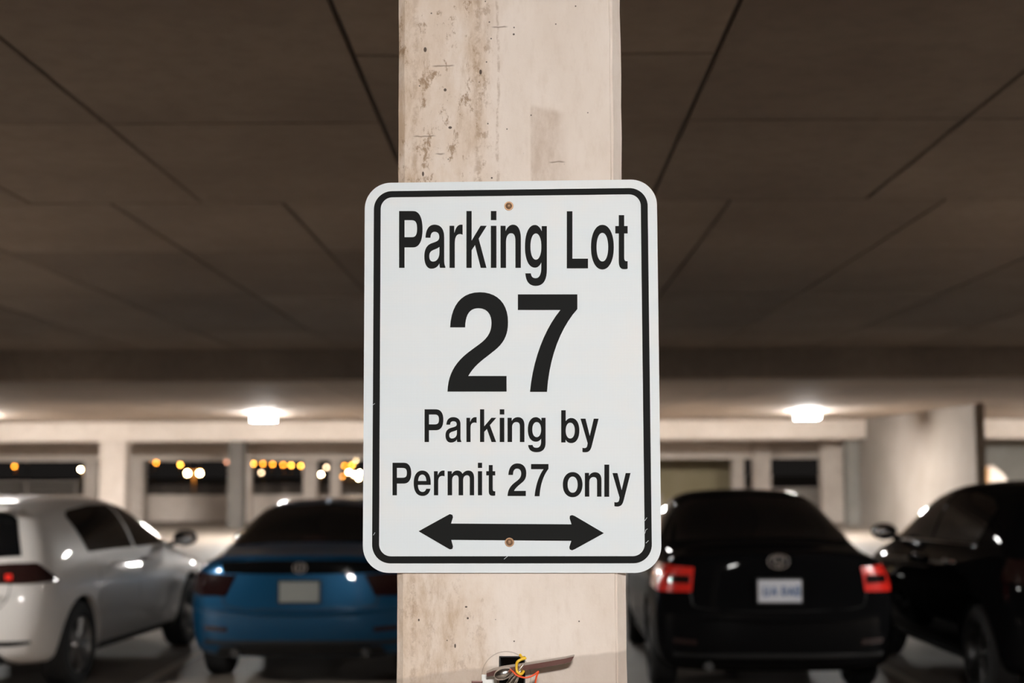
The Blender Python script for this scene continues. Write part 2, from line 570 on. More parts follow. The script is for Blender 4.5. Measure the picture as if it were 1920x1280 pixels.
# ------------------------------------------------------------------ stall lines
for xx, lab in ((-3.02, 'worn painted stall line on the floor between white and blue cars'),
                (0.05, 'worn painted stall line behind the sign column'),
                (2.97, 'worn painted stall line between the two black cars')):
    o = obj('stall_line', bmbox((xx - 0.055, 10.2, 0.0), (xx + 0.055, 15.6, 0.003)), M['paint'])
    tag(o, lab, 'line', 'painted stall lines')


# ------------------------------------------------------------------ ceiling lights
def ceiling_light(x, y, mat, label, wrap=True):
    t = thing('ceiling_light', label, 'light', (x, y, HC), 0, 'boxy ceiling lights')
    obj('housing', bmbox((-0.31, -0.20, -0.035), (0.31, 0.20, 0.0), 0.008), M['lamp_house'], t)
    if wrap:                       # wrap-round lens between opaque end caps
        obj('diffuser', bmbox((-0.285, -0.19, -0.175), (0.285, 0.19, -0.0351), 0.02), mat, t)
        for q in (-1, 1):
            obj('end_cap', bmbox((q * 0.30 - 0.013, -0.20, -0.18), (q * 0.30 + 0.013, 0.20, -0.0351), 0.006), M['lamp_house'], t)
    else:                          # added lights: flat lens inside an opaque rim
        b = bmesh.new()
        for lo, hi in (((-.31, -.20), (-.20, .20)), ((.20, -.20), (.31, .20)), ((-.1999, -.20), (.1999, -.12)), ((-.1999, .12), (.1999, .20))):
            box(b, (lo[0], lo[1], -0.11), (hi[0], hi[1], -0.0351))
        obj('rim', b, M['lamp_house'], t)
        obj('diffuser', bmbox((-0.198, -0.118, -0.1105), (0.198, 0.118, -0.0351)), mat, t)
    return t


ceiling_light(X(495.5, 35.0), 35.0, M['lamp_far'], 'glowing boxy ceiling light left of the sign')
ceiling_light(X(1513.5, 35.0), 35.0, M['lamp_far'], 'glowing boxy ceiling light right of the sign')
for xx, lab in ((-13.6, 'added glowing ceiling light just out of frame left in the distant row'), (0.2, 'added ceiling light of the distant row hidden behind the sign'),
                (13.8, 'added glowing ceiling light just out of frame right in the distant row'), (-20.3, 'added glowing ceiling light far out of frame left in the distant row'),
                (20.6, 'added glowing ceiling light far out of frame right in the distant row')):
    ceiling_light(xx, 35.0, M['lamp_far'], lab)  # unseen lights added to brighten the distant beam evenly
for xx, lab in ((-6.6, 'added ceiling light hidden behind the dark beam on the left'), (0.2, 'added ceiling light hidden behind the dark beam in the middle'),
                (7.0, 'added ceiling light hidden behind the dark beam on the right')):
    ceiling_light(xx, 18.2, M['fill_mid'], lab, False)  # unseen lights added behind the beam to brighten the far bay
for xx, yy, lab in ((-6.5, 7.4, 'added ceiling light out of frame left of the white car'), (6.9, 7.4, 'added ceiling light out of frame right of the black cars')):
    ceiling_light(xx, yy, M['fill_side'], lab, False)  # unseen lights added out of frame to brighten the cars
ceiling_light(0.25, -2.2, M['lamp_near'], 'ceiling light behind the camera facing the sign')


# ------------------------------------------------------------------ foreground column with the sign
SIGN_YAW = math.radians(-2.1)
SW, SH = 0.4595, 0.6095
dc = ray(957.6, 702.0)
SIGN_C = CAM + dc * (2.205 / dc.y)
RS = Matrix.Rotation(SIGN_YAW, 4, 'Z')
SN = RS.to_3x3() @ Vector((0, -1, 0))


def on_sign(px, py):
    """point of the sign's face in the sign's own coordinates (x right, z up)"""
    d = ray(px, py)
    s = (SIGN_C - CAM).dot(SN) / d.dot(SN)
    p = RS.to_3x3().inverted() @ (CAM + d * s - SIGN_C)
    return p.x, p.z


COLW, COLD, CH = 0.354, 0.55, 0.014
cx_off = sum(on_sign(p, 330)[0] for p in (747.5, 1163)) / 4 + sum(on_sign(p, 1085)[0] for p in (745.5, 1172.5)) / 4
col_c = SIGN_C + RS.to_3x3() @ Vector((cx_off, 0.0055, 0))
col = thing('concrete_column', 'stained pale concrete column in the foreground carrying the parking sign', 'column',
            (col_c.x, col_c.y, 0.0), SIGN_YAW)
col['kind'] = 'thing'
bm = bmesh.new()
h = COLW / 2
prof = [(-h, CH * 0.5), (-h + CH * 0.75, 0.0), (h - CH * 1.3, 0.0), (h - CH * 1.15, 0.0022), (h - CH * 0.95, 0.0012), (h, CH * 0.9), (h, COLD - CH), (h - CH, COLD), (-h + CH, COLD), (-h, COLD - CH)]
NZ = 60
rings = []
for i in range(NZ + 1):
    z = (HC - 0.004) * i / NZ
    ring = []
    for k, (x, y) in enumerate(prof):
        j = 0.0008
        ring.append(bm.verts.new((x + random.uniform(-j, j), y + random.uniform(-j, j) * (0.4 if k in (1, 2, 3, 4) else 1), z)))
    rings.append(ring)
n = len(prof)
for a, b_ in zip(rings, rings[1:]):
    for k in range(n):
        bm.faces.new((a[k], a[(k + 1) % n], b_[(k + 1) % n], b_[k]))
bm.faces.new(rings[0][::-1])
bm.faces.new(rings[-1])
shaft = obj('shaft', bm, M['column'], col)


def boolean_cut(o, cutter_bm):
    me = bpy.data.meshes.new('cut')
    cutter_bm.normal_update()
    bmesh.ops.recalc_face_normals(cutter_bm, faces=cutter_bm.faces)
    cutter_bm.to_mesh(me)
    cutter_bm.free()
    c = bpy.data.objects.new('cut', me)
    C.objects.link(c)
    c.parent = o.parent
    c.matrix_basis = o.matrix_basis
    md = o.modifiers.new('b', 'BOOLEAN')
    md.operation = 'DIFFERENCE'
    md.solver = 'EXACT'
    md.object = c
    dg = bpy.context.evaluated_depsgraph_get()
    dg.update()
    new = bpy.data.meshes.new_from_object(o.evaluated_get(dg))
    o.modifiers.clear()
    old = o.data
    o.data = new
    bpy.data.objects.remove(c)
    bpy.data.meshes.remove(me)
    bpy.data.meshes.remove(old)


def on_col(px, py, out=0.0):
    """point on (or out in front of) the column face, in the column's coordinates"""
    d = ray(px, py)
    o0 = col_c + SN * out
    s = (o0 - CAM).dot(SN) / d.dot(SN)
    p = RS.to_3x3().inverted() @ (CAM + d * s - Vector((col_c.x, col_c.y, 0)))
    return p


ha, hb = on_col(935.5, 1229.5), on_col(985, 1312)
boolean_cut(shaft, bmbox((ha.x, -0.02, hb.z), (hb.x, 0.065, ha.z)))
bm = bmesh.new()
e = 0.0006
box(bm, (ha.x + e, 0.060, hb.z + e), (hb.x - e, 0.0645, ha.z - e))
for lo, hi in (((ha.x + e, 0.002, hb.z + e), (ha.x + 0.0022, 0.0599, ha.z - e)), ((hb.x - 0.0022, 0.002, hb.z + e), (hb.x - e, 0.0599, ha.z - e)),
               ((ha.x + 0.0023, 0.002, ha.z - 0.0022), (hb.x - 0.0023, 0.0599, ha.z - e)), ((ha.x + 0.0023, 0.002, hb.z + e), (hb.x - 0.0023, 0.0599, hb.z + 0.0022))):
    box(bm, lo, hi)
jb = obj('outlet_box', bm, M['box_black'])
jb.matrix_world = Matrix.Translation((col_c.x, col_c.y, 0)) @ RS
tag(jb, 'black recessed outlet box in the concrete column below the sign', 'box')

# ---- the sign
sign = thing('parking_sign', 'white rounded aluminium parking sign with black border, lettering and double arrow', 'sign', SIGN_C, SIGN_YAW)


def rrect(w_, h_, r_, n_=14, cx=0.0, cz=0.0):
    out = []
    for qx, qz, a0 in ((1, 1, 0), (-1, 1, 90), (-1, -1, 180), (1, -1, 270)):
        for i in range(n_ + 1):
            a = math.radians(a0 + 90 * i / n_)
            out.append((cx + qx * (w_ / 2 - r_) + r_ * math.cos(a), cz + qz * (h_ / 2 - r_) + r_ * math.sin(a)))
    return out


def plane_at(y):
    # curve (u, v, +-depth) -> (x, y - depth, z)
    return lambda c: Vector((c[0], y - c[2], c[1]))


extrude_poly([rrect(SW, SH, 0.041)], 0.0024, M['sheeting'], 'sign_panel', sign, plane_at(0.0012 + 0.0008))
BW, BH = SW - 2 * 0.0145, SH - 2 * 0.0145
TH = 0.0108
extrude_poly([rrect(BW, BH + 0.001, 0.0285, cz=0.0005), rrect(BW - 2 * TH, BH + 0.002 - 2 * TH, 0.0185, cz=0.001)], 0.0006, M['black_vinyl'], 'border', sign, plane_at(0.0005))

# ---- lettering: outlines drawn in units of 1/100 cap height
GL = {
    'P': ['M0 0L0 100L36 100C52 100 60 88 60 68C60 48 52 36 36 36L14 36L14 0Z', 'M14 84L33 84C43 84 46 78 46 69C46 59 43 54 33 54L14 54Z'],
    'L': ['M0 0L0 100L14.5 100L14.5 17L55 17L55 0Z'],
    'k': ['M0 0L0 100L14 100L14 48L38 74L54.5 74L33 51.5L54 0L38.5 0L23 40L14 31L14 0Z'],
    'i': ['M0 0L0 74L14 74L14 0Z', 'M0 84L0 100L14 100L14 84Z'],
    'l': ['M0 0L0 100L14 100L14 0Z'],
    'r': ['M0 0L0 74L13 74L13 61C17 71 23 76 31 76L36 76L36 58C34 59 31 59.5 28.5 59.5C19 59.5 14.5 54 14.5 42L14.5 0Z'],
    'n': ['M0 0L0 74L13 74L13 64.5C17 72 24 76 32 76C45 76 52 67 52 51L52 0L38 0L38 47C38 57 34 61 27 61C19 61 14 55 14 45L14 0Z'],
    'm': ['M0 0L0 74L13 74L13 65C17 72 22 76 30 76C38 76 43 72 46 66C50 72 56 76 64 76C76 76 82 68 82 52L82 0L68.5 0L68.5 49C68.5 57 66 61.5 60 61.5C52 61.5 48 55 48 46L48 0L34 0L34 49C34 57 32 61.5 26 61.5C18 61.5 14 55 14 46L14 0Z'],
    'o': ['E28 37 28 39', 'E28 37 14.2 25'],
    't': ['M9 93L23 93L23 74L32 74L32 61L23 61L23 20C23 14 25 12.5 29 12.5L32 12.5L32 -0.5C29 -1.5 26 -1.5 23 -1.5C13 -1.5 9 3 9 13L9 61L0 61L0 74L9 74Z'],
    'g': ['M55 74L42 74L42 65C38 72 32 76 25 76C9 76 0 60 0 38C0 16 9 1 25 1C32 1 37 4 41 10L41 2C41 -11 36 -17.5 27 -17.5C20 -17.5 16 -15 15 -9L1 -9C2 -23 11 -31 27 -31C45 -31 55 -22 55 -2Z', 'E27.5 38 13.6 23'],
    'a': ['M3 53C4 68 12 76 27 76C43 76 52 68 52 54L52 14C52 8 53 4 55 2.5L55 0L41 0C40 2 39.5 5 39.5 8C35 1 27 -1.5 18 -1.5C7 -1.5 0 7 0 20C0 33 7 40 18 43C30 46 39 47 39 54C39 60 35 63.5 27 63.5C20 63.5 16.5 60 16 53Z',
          'M39.5 37C35 34 28 33 22 31C16 29 13 26 13 20.5C13 14 17 11 23 11C32 11 39.5 17 39.5 27Z'],
    'b': ['M0 0L0 100L14 100L14 66C18 72 24 76 31 76C47 76 56 60 56 37C56 14 47 -2 31 -2C23 -2 17 2 13.5 9L13.5 0Z', 'E28 37 14 24.5'],
    'y': ['M0 74L15.5 74L28.5 21L41 74L56 74L35 -10C31 -25 26 -30 14 -30C10.5 -30 8 -29.5 6 -29L6 -16C8 -16.5 10 -17 12 -17C18 -17 20 -14 21 -8L22 -2Z'],
    'e': ['M56 32L14 32C14 19 19 10.5 29 10.5C35 10.5 39 13.5 41 20L55 20C52 6 43 -2 29 -2C10 -2 0 13 0 37C0 61 10 76 28 76C47 76 56 61 56 37Z', 'M14.5 44L41.5 44C41 56 36 63.5 28.5 63.5C20 63.5 15 56 14.5 44Z'],
    '2': ['M2.6 64.6C3.6 86 13.2 100 32.5 100C50 100 60.8 88.7 60.8 69.9C60.8 55.5 55.6 47.5 44.6 39.3C37 33 27.5 27.5 20.9 15.7L59.3 15.7L59.3 0L0 0C0.5 16.5 7 28.2 19.5 38.4C29.1 46 35.9 49.5 40.2 55.7C43.1 60 44.1 63.9 44.1 69.2C44.1 78.4 39.2 83.9 31 83.9C22.8 83.9 18 78.4 17.7 64.6Z'],
    '7': ['M0 100L59.7 100L59.7 85C43.2 66.2 31.6 36.4 29.2 0L12.1 0C15.2 33.6 26.8 64.4 42.7 84L0 84Z'],
}


def flat(path):
    import re
    tk = re.findall(r'[MLCZE]|-?[\d.]+', path)
    i, pts, cur = 0, [], None
    while i < len(tk):
        c = tk[i]
        i += 1
        if c == 'E':
            cx, cy, rx, ry = (float(v) for v in tk[i:i + 4])
            i += 4
            pts = []
            for q in range(48):
                a = 2 * math.pi * q / 48
                ca, sa = math.cos(a), math.sin(a)
                pts.append((cx + rx * math.copysign(abs(ca) ** 0.93, ca), cy + ry * math.copysign(abs(sa) ** 0.93, sa)))
        elif c in 'ML':
            cur = (float(tk[i]), float(tk[i + 1]))
            i += 2
            pts.append(cur)
        elif c == 'C':
            p = [float(v) for v in tk[i:i + 6]]
            i += 6
            for q in range(1, 11):
                t_ = q / 10
                a, b2, c2, d2 = (1 - t_) ** 3, 3 * t_ * (1 - t_) ** 2, 3 * t_ * t_ * (1 - t_), t_ ** 3
                pts.append((a * cur[0] + b2 * p[0] + c2 * p[2] + d2 * p[4], a * cur[1] + b2 * p[1] + c2 * p[3] + d2 * p[5]))
            cur = (p[4], p[5])
    return pts


def glyph(ch, x0, x1, yb, yt):
    cs = [flat(p) for p in GL[ch]]
    lo = min(p[0] for c in cs for p in c)
    hi = max(p[0] for c in cs for p in c)
    out = []
    for c in cs:
        q = []
        for x, y in c:
            px = x0 + (x - lo) / (hi - lo) * (x1 - x0)
            py = yb + (yt - yb) * y / 100.0
            # the photograph leans the sign's verticals outward towards the foot
            q.append(on_sign(px, py))
        out.append(q)
    return out


def letters(name, items, yb, yt, depth=0.0006):
    cs = []
    for ch, x0, x1, *ov in items:
        b_, t_ = ov if ov else (yb, yt)
        cs += glyph(ch, x0, x1, b_, t_)
    return extrude_poly(cs, depth, M['black_vinyl'], name, sign, plane_at(0.0005))


lt = letters('lettering', [('P', 748.2, 792.2), ('a', 795.5, 835), ('r', 842.8, 867.4), ('k', 874.5, 912.5), ('i', 920.3, 930.8), ('n', 938.5, 976.6),
                      ('g', 984.2, 1025.4, 502.6, 395.8), ('L', 1062.8, 1102.6, 502.8, 395.9), ('o', 1108, 1150.9, 502.8, 395.5), ('t', 1153.6, 1176.9, 502.8, 395.6)], 501.9, 395.4)
lt['label'] = 'tall black line of words at the top of the sign'
lt = letters('lettering', [('2', 839, 952.6, 733.8, 547.6), ('7', 971, 1082.6, 734.4, 551.6)], 0, 0)
lt['label'] = 'large black number in the middle of the sign'
lt = letters('lettering', [('P', 796, 831.2), ('a', 835.2, 865), ('r', 874.5, 893.6), ('k', 900, 930.6), ('i', 937, 945.6), ('n', 951.6, 983.3), ('g', 989.6, 1023),
                      ('b', 1052.2, 1086.3, 829.2, 768.8), ('y', 1088.4, 1122.5, 829.4, 768.8)], 828.4, 767.0)
lt['label'] = 'third line of black words on the sign'
lt = letters('lettering', [('P', 735.9, 771), ('e', 775.6, 807.6), ('r', 813.5, 833.6), ('m', 839.2, 889), ('i', 896, 903.9), ('t', 911.6, 928.6),
                      ('2', 951.6, 986.8, 929.6, 868.4), ('7', 995.7, 1028.4, 930.0, 869.6), ('o', 1055.2, 1092.2, 930.6, 870.3), ('n', 1096.6, 1127.8, 930.8, 870.5),
                      ('l', 1133.1, 1142.3, 931, 870.7), ('y', 1148.3, 1182.3, 931.2, 870.8)], 928.2, 867.2)
lt['label'] = 'fourth line of black words on the sign'
# double arrow with hooked barbs
A = [(784.8, 995.6), (838, 966.2), (843.5, 963.4), (848.2, 965.0), (849.3, 969.5), (845.6, 981.2), (1071.5, 982.6), (1068.0, 971.5), (1068.4, 966.8), (1072.6, 965.2), (1078, 967.2),
     (1132.4, 999.2), (1078, 1029.2), (1072.6, 1031.4), (1068.2, 1029.6), (1067.4, 1025.2), (1071.2, 1013.6), (846, 1011.8), (849.4, 1024.2), (848.2, 1028.6), (843.6, 1029.6), (838, 1026.6)]
extrude_poly([[on_sign(*p) for p in A]], 0.0006, M['black_vinyl'], 'arrow', sign, plane_at(0.0005))
# scratches through the black film
for (a, b_) in (((699, 759), (703, 756)), ((700, 1003), (703, 998)), ((1210, 994), (1214, 991)), ((1211, 1018), (1216, 1013)), ((1209, 976), (1213, 970)), ((945, 1048), (955, 1040)), ((1209, 1000), (1211, 993))):
    pa, pb = on_sign(*a), on_sign(*b_)
    obj('scratch_mark', tube(bmesh.new(), [(pa[0], 0.0001, pa[1]), (pb[0], 0.0001, pb[1])], 0.0004, 5), M['sheeting'], sign)
# brass screws with washers
for px, py in ((954, 386), (955.2, 1016.3)):
    x, z = on_sign(px, py)
    b = bmesh.new()
    lathe(b, [(0.0, -0.0026), (0.0010, -0.0026), (0.0014, -0.0043), (0.0026, -0.0040), (0.0038, -0.0032), (0.0047, -0.0020), (0.0051, -0.0006), (0.0070, -0.0006), (0.0073, 0.0006)], 28)
    for v in b.verts:
        v.co = Vector((v.co.y + x, v.co.x + 0.0003, v.co.z + z))
    sc = obj('screw', b, M['brass'], sign, True)
    sc['label'] = 'brass screw head on a washer'

# ---- torn metal fitting with cut wires hanging out of the outlet box
fit = thing('metal_fitting', 'bent metal strap fitting hanging from the outlet box under the sign', 'fitting', (col_c.x, col_c.y, 0), SIGN_YAW)


def P(px, py, out):
    v = on_col(px, py, out)
    return Vector(v)


bm = bmesh.new()
top = [(912, 1258, .022), (925, 1252, .026), (945, 1247.5, .03), (975, 1243, .032), (1020, 1237, .033), (1060, 1230.5, .034), (1077.5, 1226.5, .034)]
mid = [(912, 1262, .030), (926, 1257, .036), (946, 1252, .040), (976, 1248, .042), (1020, 1241, .043), (1060, 1234, .044), (1076.5, 1230.0, .044)]
low = [(913, 1268, .028), (930, 1266, .034), (950, 1262, .038), (980, 1256.5, .040), (1022, 1250, .041), (1058, 1243.5, .042), (1071, 1239.5, .042)]


def ribbon(a, b_, back=0.003):
    bm = bmesh.new()
    va = [bm.verts.new(P(*p)) for p in a]
    vb = [bm.verts.new(P(*p)) for p in b_]
    fs = [bm.faces.new((va[i], va[i + 1], vb[i + 1], vb[i])) for i in range(len(a) - 1)]
    r = bmesh.ops.extrude_face_region(bm, geom=fs)
    bmesh.ops.translate(bm, verts=[v for v in r['geom'] if isinstance(v, bmesh.types.BMVert)], vec=(0, back, -back * 0.2))
    return bm


o = obj('strap_lip', ribbon(top, mid), M['strap_edge'], fit)
o['label'] = 'pale upper lip of the strap'
o = obj('strap_face', ribbon(mid, low), M['strap_face'], fit)
o['label'] = 'brown lower face of the strap'
bm = bmesh.new()
bmesh.ops.create_uvsphere(bm, u_segments=24, v_segments=14, radius=1.0)
cc = P(944, 1262.5, 0.041)
for v in bm.verts:
    q = Vector((v.co.x * 0.0150, v.co.y * 0.0085, v.co.z * 0.0092))
    a = math.radians(18)
    v.co = cc + Vector((q.x * math.cos(a) - q.z * math.sin(a), q.y, q.x * math.sin(a) + q.z * math.cos(a)))
o = obj('rounded_cap', bm, M['steel'], fit, True)
o['label'] = 'shiny rounded steel cap at the end'
for a, b_ in (((981, 1246), (946, 1290)), ((977, 1254), (957, 1296))):
    pa, pb = P(a[0], a[1], 0.050), P(b_[0], b_[1], 0.046)
    m1 = pa.lerp(pb, 0.4) + Vector((0, -0.003, 0))
    o = obj('prong', tube(bmesh.new(), smooth_path([pa, m1, pb], 6), [0.0026] * 6 + [0.0031] * 7, 10), M['steel'], fit, True)
obj('stem', tube(bmesh.new(), smooth_path([P(955, 1290, 0.034), P(958, 1276, 0.036), P(962, 1262, 0.034), P(964, 1262, -0.03)], 6), 0.004, 10), M['strap_edge'], fit, True)
obj('back_plate', bmbox(P(884, 1300, 0.012), P(905, 1275.5, 0.009), 0.001), M['strap_face'], fit)
o = obj('cover_plate', bmbox(P(903, 1304, 0.008), P(932, 1264, 0.005), 0.001), M['lamp_house'], fit)
o['label'] = 'pale piece of plate behind the cap'

PC = Matrix.Translation((col_c.x, col_c.y, 0)) @ RS
ye = obj('yellow_wire', tube(bmesh.new(), smooth_path([P(975, 1227, .046), P(979, 1232, .05), P(985, 1233.5, .052), P(977, 1236, .054), P(970, 1241, .055), P(968.5, 1250, .054), P(970, 1259, .056), P(977, 1263.5, .056), P(982, 1258, .05)], 6), 0.0021, 10), M['yellow'], None, True)
ye.matrix_world = PC
tag(ye, 'short yellow wire wrapped round the metal fitting', 'wire')
re_ = obj('red_wire', tube(bmesh.new(), smooth_path([P(957, 1255, .048), P(962, 1259, .056), P(970, 1266, .058), P(985, 1270, .056), P(999, 1266, .055), P(1009.5, 1258.5, .054), P(1006, 1268, .052), P(1003, 1285, .05)], 6), 0.0014, 10), M['red'], None, True)
re_.matrix_world = PC
tag(re_, 'thin red wire curling below the metal fitting', 'wire')


# ------------------------------------------------------------------ cars
def shell(stations, bulge):
    """loft: per station y, then per row (x, z, dy), rows from the sill to the roof, last = centre top"""
    bm = bmesh.new()
    R = []
    for y, pts, zb in stations:
        left = [bm.verts.new((-p[0], y + p[2], p[1])) for p in pts[:-1]]
        right = [bm.verts.new((p[0], y + p[2], p[1])) for p in pts[:-1]]
        tp = bm.verts.new((0, y + pts[-1][2], pts[-1][1]))
        bt = bm.verts.new((0, y + pts[0][2], zb))
        R.append((left, right, tp, bt))
    for (l0, r0, t0, b0), (l1, r1, t1, b1) in zip(R, R[1:]):
        a = [b0] + l0 + [t0] + r0[::-1]
        b = [b1] + l1 + [t1] + r1[::-1]
        n_ = len(a)
        for k in range(n_):
            bm.faces.new((a[k], a[(k + 1) % n_], b[(k + 1) % n_], b[k]))
    for (l, r, tp, bt), sgn in ((R[0], -1), (R[-1], 1)):
        n_ = len(l)
        cen = [bt]
        for k in range(1, n_ - 1):
            q = (l[k].co + r[k].co) / 2
            cen.append(bm.verts.new((0, q.y + sgn * bulge, q.z)))
        cen.append(tp)
        for k in range(n_ - 1):
            for sd in (l, r):
                bm.faces.new((sd[k], cen[k], cen[k + 1], sd[k + 1]))
    bmesh.ops.recalc_face_normals(bm, faces=bm.faces)
    return bm


class Car:
    def __init__(self, name, label, loc, rotz, stations, bulge, paint, axles, track, wheel_r):
        self.t = thing(name, label, 'car', loc, rotz)
        self.paint = paint
        self.axles, self.track, self.wr = axles, track, wheel_r
        o = obj('body', shell(stations, bulge), paint, self.t)
        md = o.modifiers.new('s', 'SUBSURF')
        md.levels = md.render_levels = 3
        dg = bpy.context.evaluated_depsgraph_get()
        dg.update()
        me = bpy.data.meshes.new_from_object(o.evaluated_get(dg))
        o.modifiers.clear()
        o.data = me
        b = bmesh.new()
        b.from_mesh(me)
        self.bvh = BVHTree.FromBMesh(b)
        b.free()
        self.liner = []
        cb = bmesh.new()
        for y in axles:
            for s in (-1, 1):
                cyl(cb, (s * (track - 0.32), y, wheel_r), (s * (track + 0.4), y, wheel_r), wheel_r + 0.055, seg=40)
        boolean_cut(o, cb)
        for p in o.data.polygons:
            p.use_smooth = True
        o.data.set_sharp_from_angle(angle=math.radians(30))
        self.body = o
        for y in axles:
            for s in (-1, 1):
                b = bmesh.new()
                r_ = wheel_r + 0.053
                lathe(b, [(0.02, -0.305), (r_, -0.305), (r_, -0.04)], 36)
                kill = [v for v in b.verts if v.co.z < -0.12]
                bmesh.ops.delete(b, geom=kill, context='VERTS')
                for v in b.verts:
                    v.co = Vector((s * (track + v.co.x), y + v.co.y, wheel_r + v.co.z))
                obj('wheel_arch_liner', b, M['trim'], self.t, True)

    # --- rays onto the body
    def hit(self, o_, d_):
        p, nrm, i, dist = self.bvh.ray_cast(Vector(o_), Vector(d_).normalized())
        if p is None:
            p, nrm, i, dist = self.bvh.find_nearest(Vector(o_) + Vector(d_) * 3)
        return p, nrm

    def caster(self, kind, s=1, ang=40):
        if kind == 'rear':
            return lambda u, v: ((u, -3, v), (0, 1, 0))
        if kind == 'front':
            return lambda u, v: ((u, 9, v), (0, -1, 0))
        if kind == 'side':
            return lambda u, v: ((s * 3, u, v), (-s, 0, 0))
        if kind == 'top':
            return lambda u, v: ((u, v, 4), (0, 0, -1))
        if kind == 'corner':      # u runs outward along a plane turned by ang round the rear corner
            a = math.radians(ang)
            d = Vector((-s * math.sin(a), math.cos(a), 0))
            U = Vector((s * math.cos(a), math.sin(a), 0))
            return lambda u, v: (tuple(Vector((s * 0.55, 0.15, v)) + U * u - d * 3), tuple(d))

    def patch(self, name, bottom, top, mat, cast, nu=18, nv=8, lift=0.004, label=None, parent=None):
        """a curved panel of real thickness that follows the body between two outlines"""
        def res(pl, t_):
            L = [0]
            for a, b in zip(pl, pl[1:]):
                L.append(L[-1] + math.hypot(b[0] - a[0], b[1] - a[1]))
            q = t_ * L[-1]
            for i in range(len(pl) - 1):
                if q <= L[i + 1] + 1e-9:
                    k = (q - L[i]) / max(1e-9, L[i + 1] - L[i])
                    return (pl[i][0] + (pl[i + 1][0] - pl[i][0]) * k, pl[i][1] + (pl[i + 1][1] - pl[i][1]) * k)
            return pl[-1]
        bm = bmesh.new()
        G = []
        for i in range(nu + 1):
            a, b = res(bottom, i / nu), res(top, i / nu)
            row = []
            for j in range(nv + 1):
                u, v = a[0] + (b[0] - a[0]) * j / nv, a[1] + (b[1] - a[1]) * j / nv
                o_, d_ = cast(u, v)
                p, nrm = self.hit(o_, d_)
                if nrm.dot(Vector(d_)) > 0:
                    nrm = -nrm
                row.append((p + nrm * lift, p - nrm * 0.004))
            G.append(row)
        F = [[bm.verts.new(c[0]) for c in r] for r in G]
        B = [[bm.verts.new(c[1]) for c in r] for r in G]
        for i in range(nu):
            for j in range(nv):
                bm.faces.new((F[i][j], F[i + 1][j], F[i + 1][j + 1], F[i][j + 1]))
                bm.faces.new((B[i][j], B[i][j + 1], B[i + 1][j + 1], B[i + 1][j]))
        for i in range(nu):
            bm.faces.new((F[i][0], B[i][0], B[i + 1][0], F[i + 1][0]))
            bm.faces.new((F[i][nv], F[i + 1][nv], B[i + 1][nv], B[i][nv]))
        for j in range(nv):
            bm.faces.new((F[0][j], F[0][j + 1], B[0][j + 1], B[0][j]))
            bm.faces.new((F[nu][j], B[nu][j], B[nu][j + 1], F[nu][j + 1]))
        bmesh.ops.remove_doubles(bm, verts=bm.verts, dist=1e-5)
        o = obj(name, bm, mat, parent or self.t, True)
        if label:
            o['label'] = label
        return o

    def seam(self, name, pts, cast, r=0.004, mat=None, out=0.0):
        ps = []
        for u, v in pts:
            p, nrm = self.hit(*cast(u, v))
            ps.append(p + nrm * out)
        return obj(name, tube(bmesh.new(), smooth_path(ps, 5), r, 6), mat or M['trim'], self.t, True)

    def wheels(self, rim_mat, spokes=5):
        first = None
        for y in self.axles:
            for s in (-1, 1):
                R, W = self.wr, 0.205
                if first is None:
                    b = bmesh.new()
                    lathe(b, [(R * 0.66, -W / 2 + 0.01), (R * 0.72, -W / 2), (R * 0.93, -W / 2 + 0.004), (R, -W / 2 + 0.03), (R, W / 2 - 0.03), (R * 0.93, W / 2 - 0.004), (R * 0.72, W / 2), (R * 0.66, W / 2 - 0.01), (R * 0.64, 0), (R * 0.66, -W / 2 + 0.01)], 40)
                    ty = obj('tyre', b, M['rubber'], self.t, True)
                    b = bmesh.new()
                    lathe(b, [(R * 0.655, W / 2 - 0.006), (R * 0.66, W / 2 - 0.018), (R * 0.61, W / 2 - 0.022), (R * 0.58, W / 2 - 0.07), (R * 0.57, -W / 2 + 0.02), (R * 0.64, -W / 2 + 0.02), (R * 0.645, W / 2 - 0.03), (R * 0.655, W / 2 - 0.006)], 40)
                    for k in range(spokes):
                        a = 2 * math.pi * k / spokes
                        for off in (-0.13, 0.13):
                            p0 = Vector((W / 2 - 0.035, 0.05 * math.cos(a), 0.05 * math.sin(a)))
                            p1 = Vector((W / 2 - 0.03, R * 0.62 * math.cos(a + off), R * 0.62 * math.sin(a + off)))
                            tube(b, [p0, p1], [0.020, 0.014], 6)
                    rm = obj('rim', b, rim_mat, ty, True)
                    b = bmesh.new()
                    lathe(b, [(0.0, W / 2 - 0.012), (0.045, W / 2 - 0.016), (0.06, W / 2 - 0.05), (0.0, W / 2 - 0.05)], 20)
                    hb_ = obj('hub_cap', b, rim_mat, ty, True)
                    b = bmesh.new()
                    lathe(b, [(0.0, W / 2 - 0.085), (0.16, W / 2 - 0.085), (0.16, W / 2 - 0.105), (0.0, W / 2 - 0.105)], 28)
                    dk = obj('brake_disc', b, M['rim_dark'], ty, True)
                    first = (ty, rm, hb_, dk)
                    cur = first
                else:
                    cur = []
                    for i, q in enumerate(first):
                        c = q.copy()
                        C.objects.link(c)
                        c.parent = self.t if i == 0 else cur[0]
                        cur.append(c)
                cur[0].location = (s * (self.track - 0.105), y, self.wr)
                cur[0].rotation_euler = (random.uniform(0, 1) if s > 0 else 0, 0, 0 if s > 0 else math.pi)

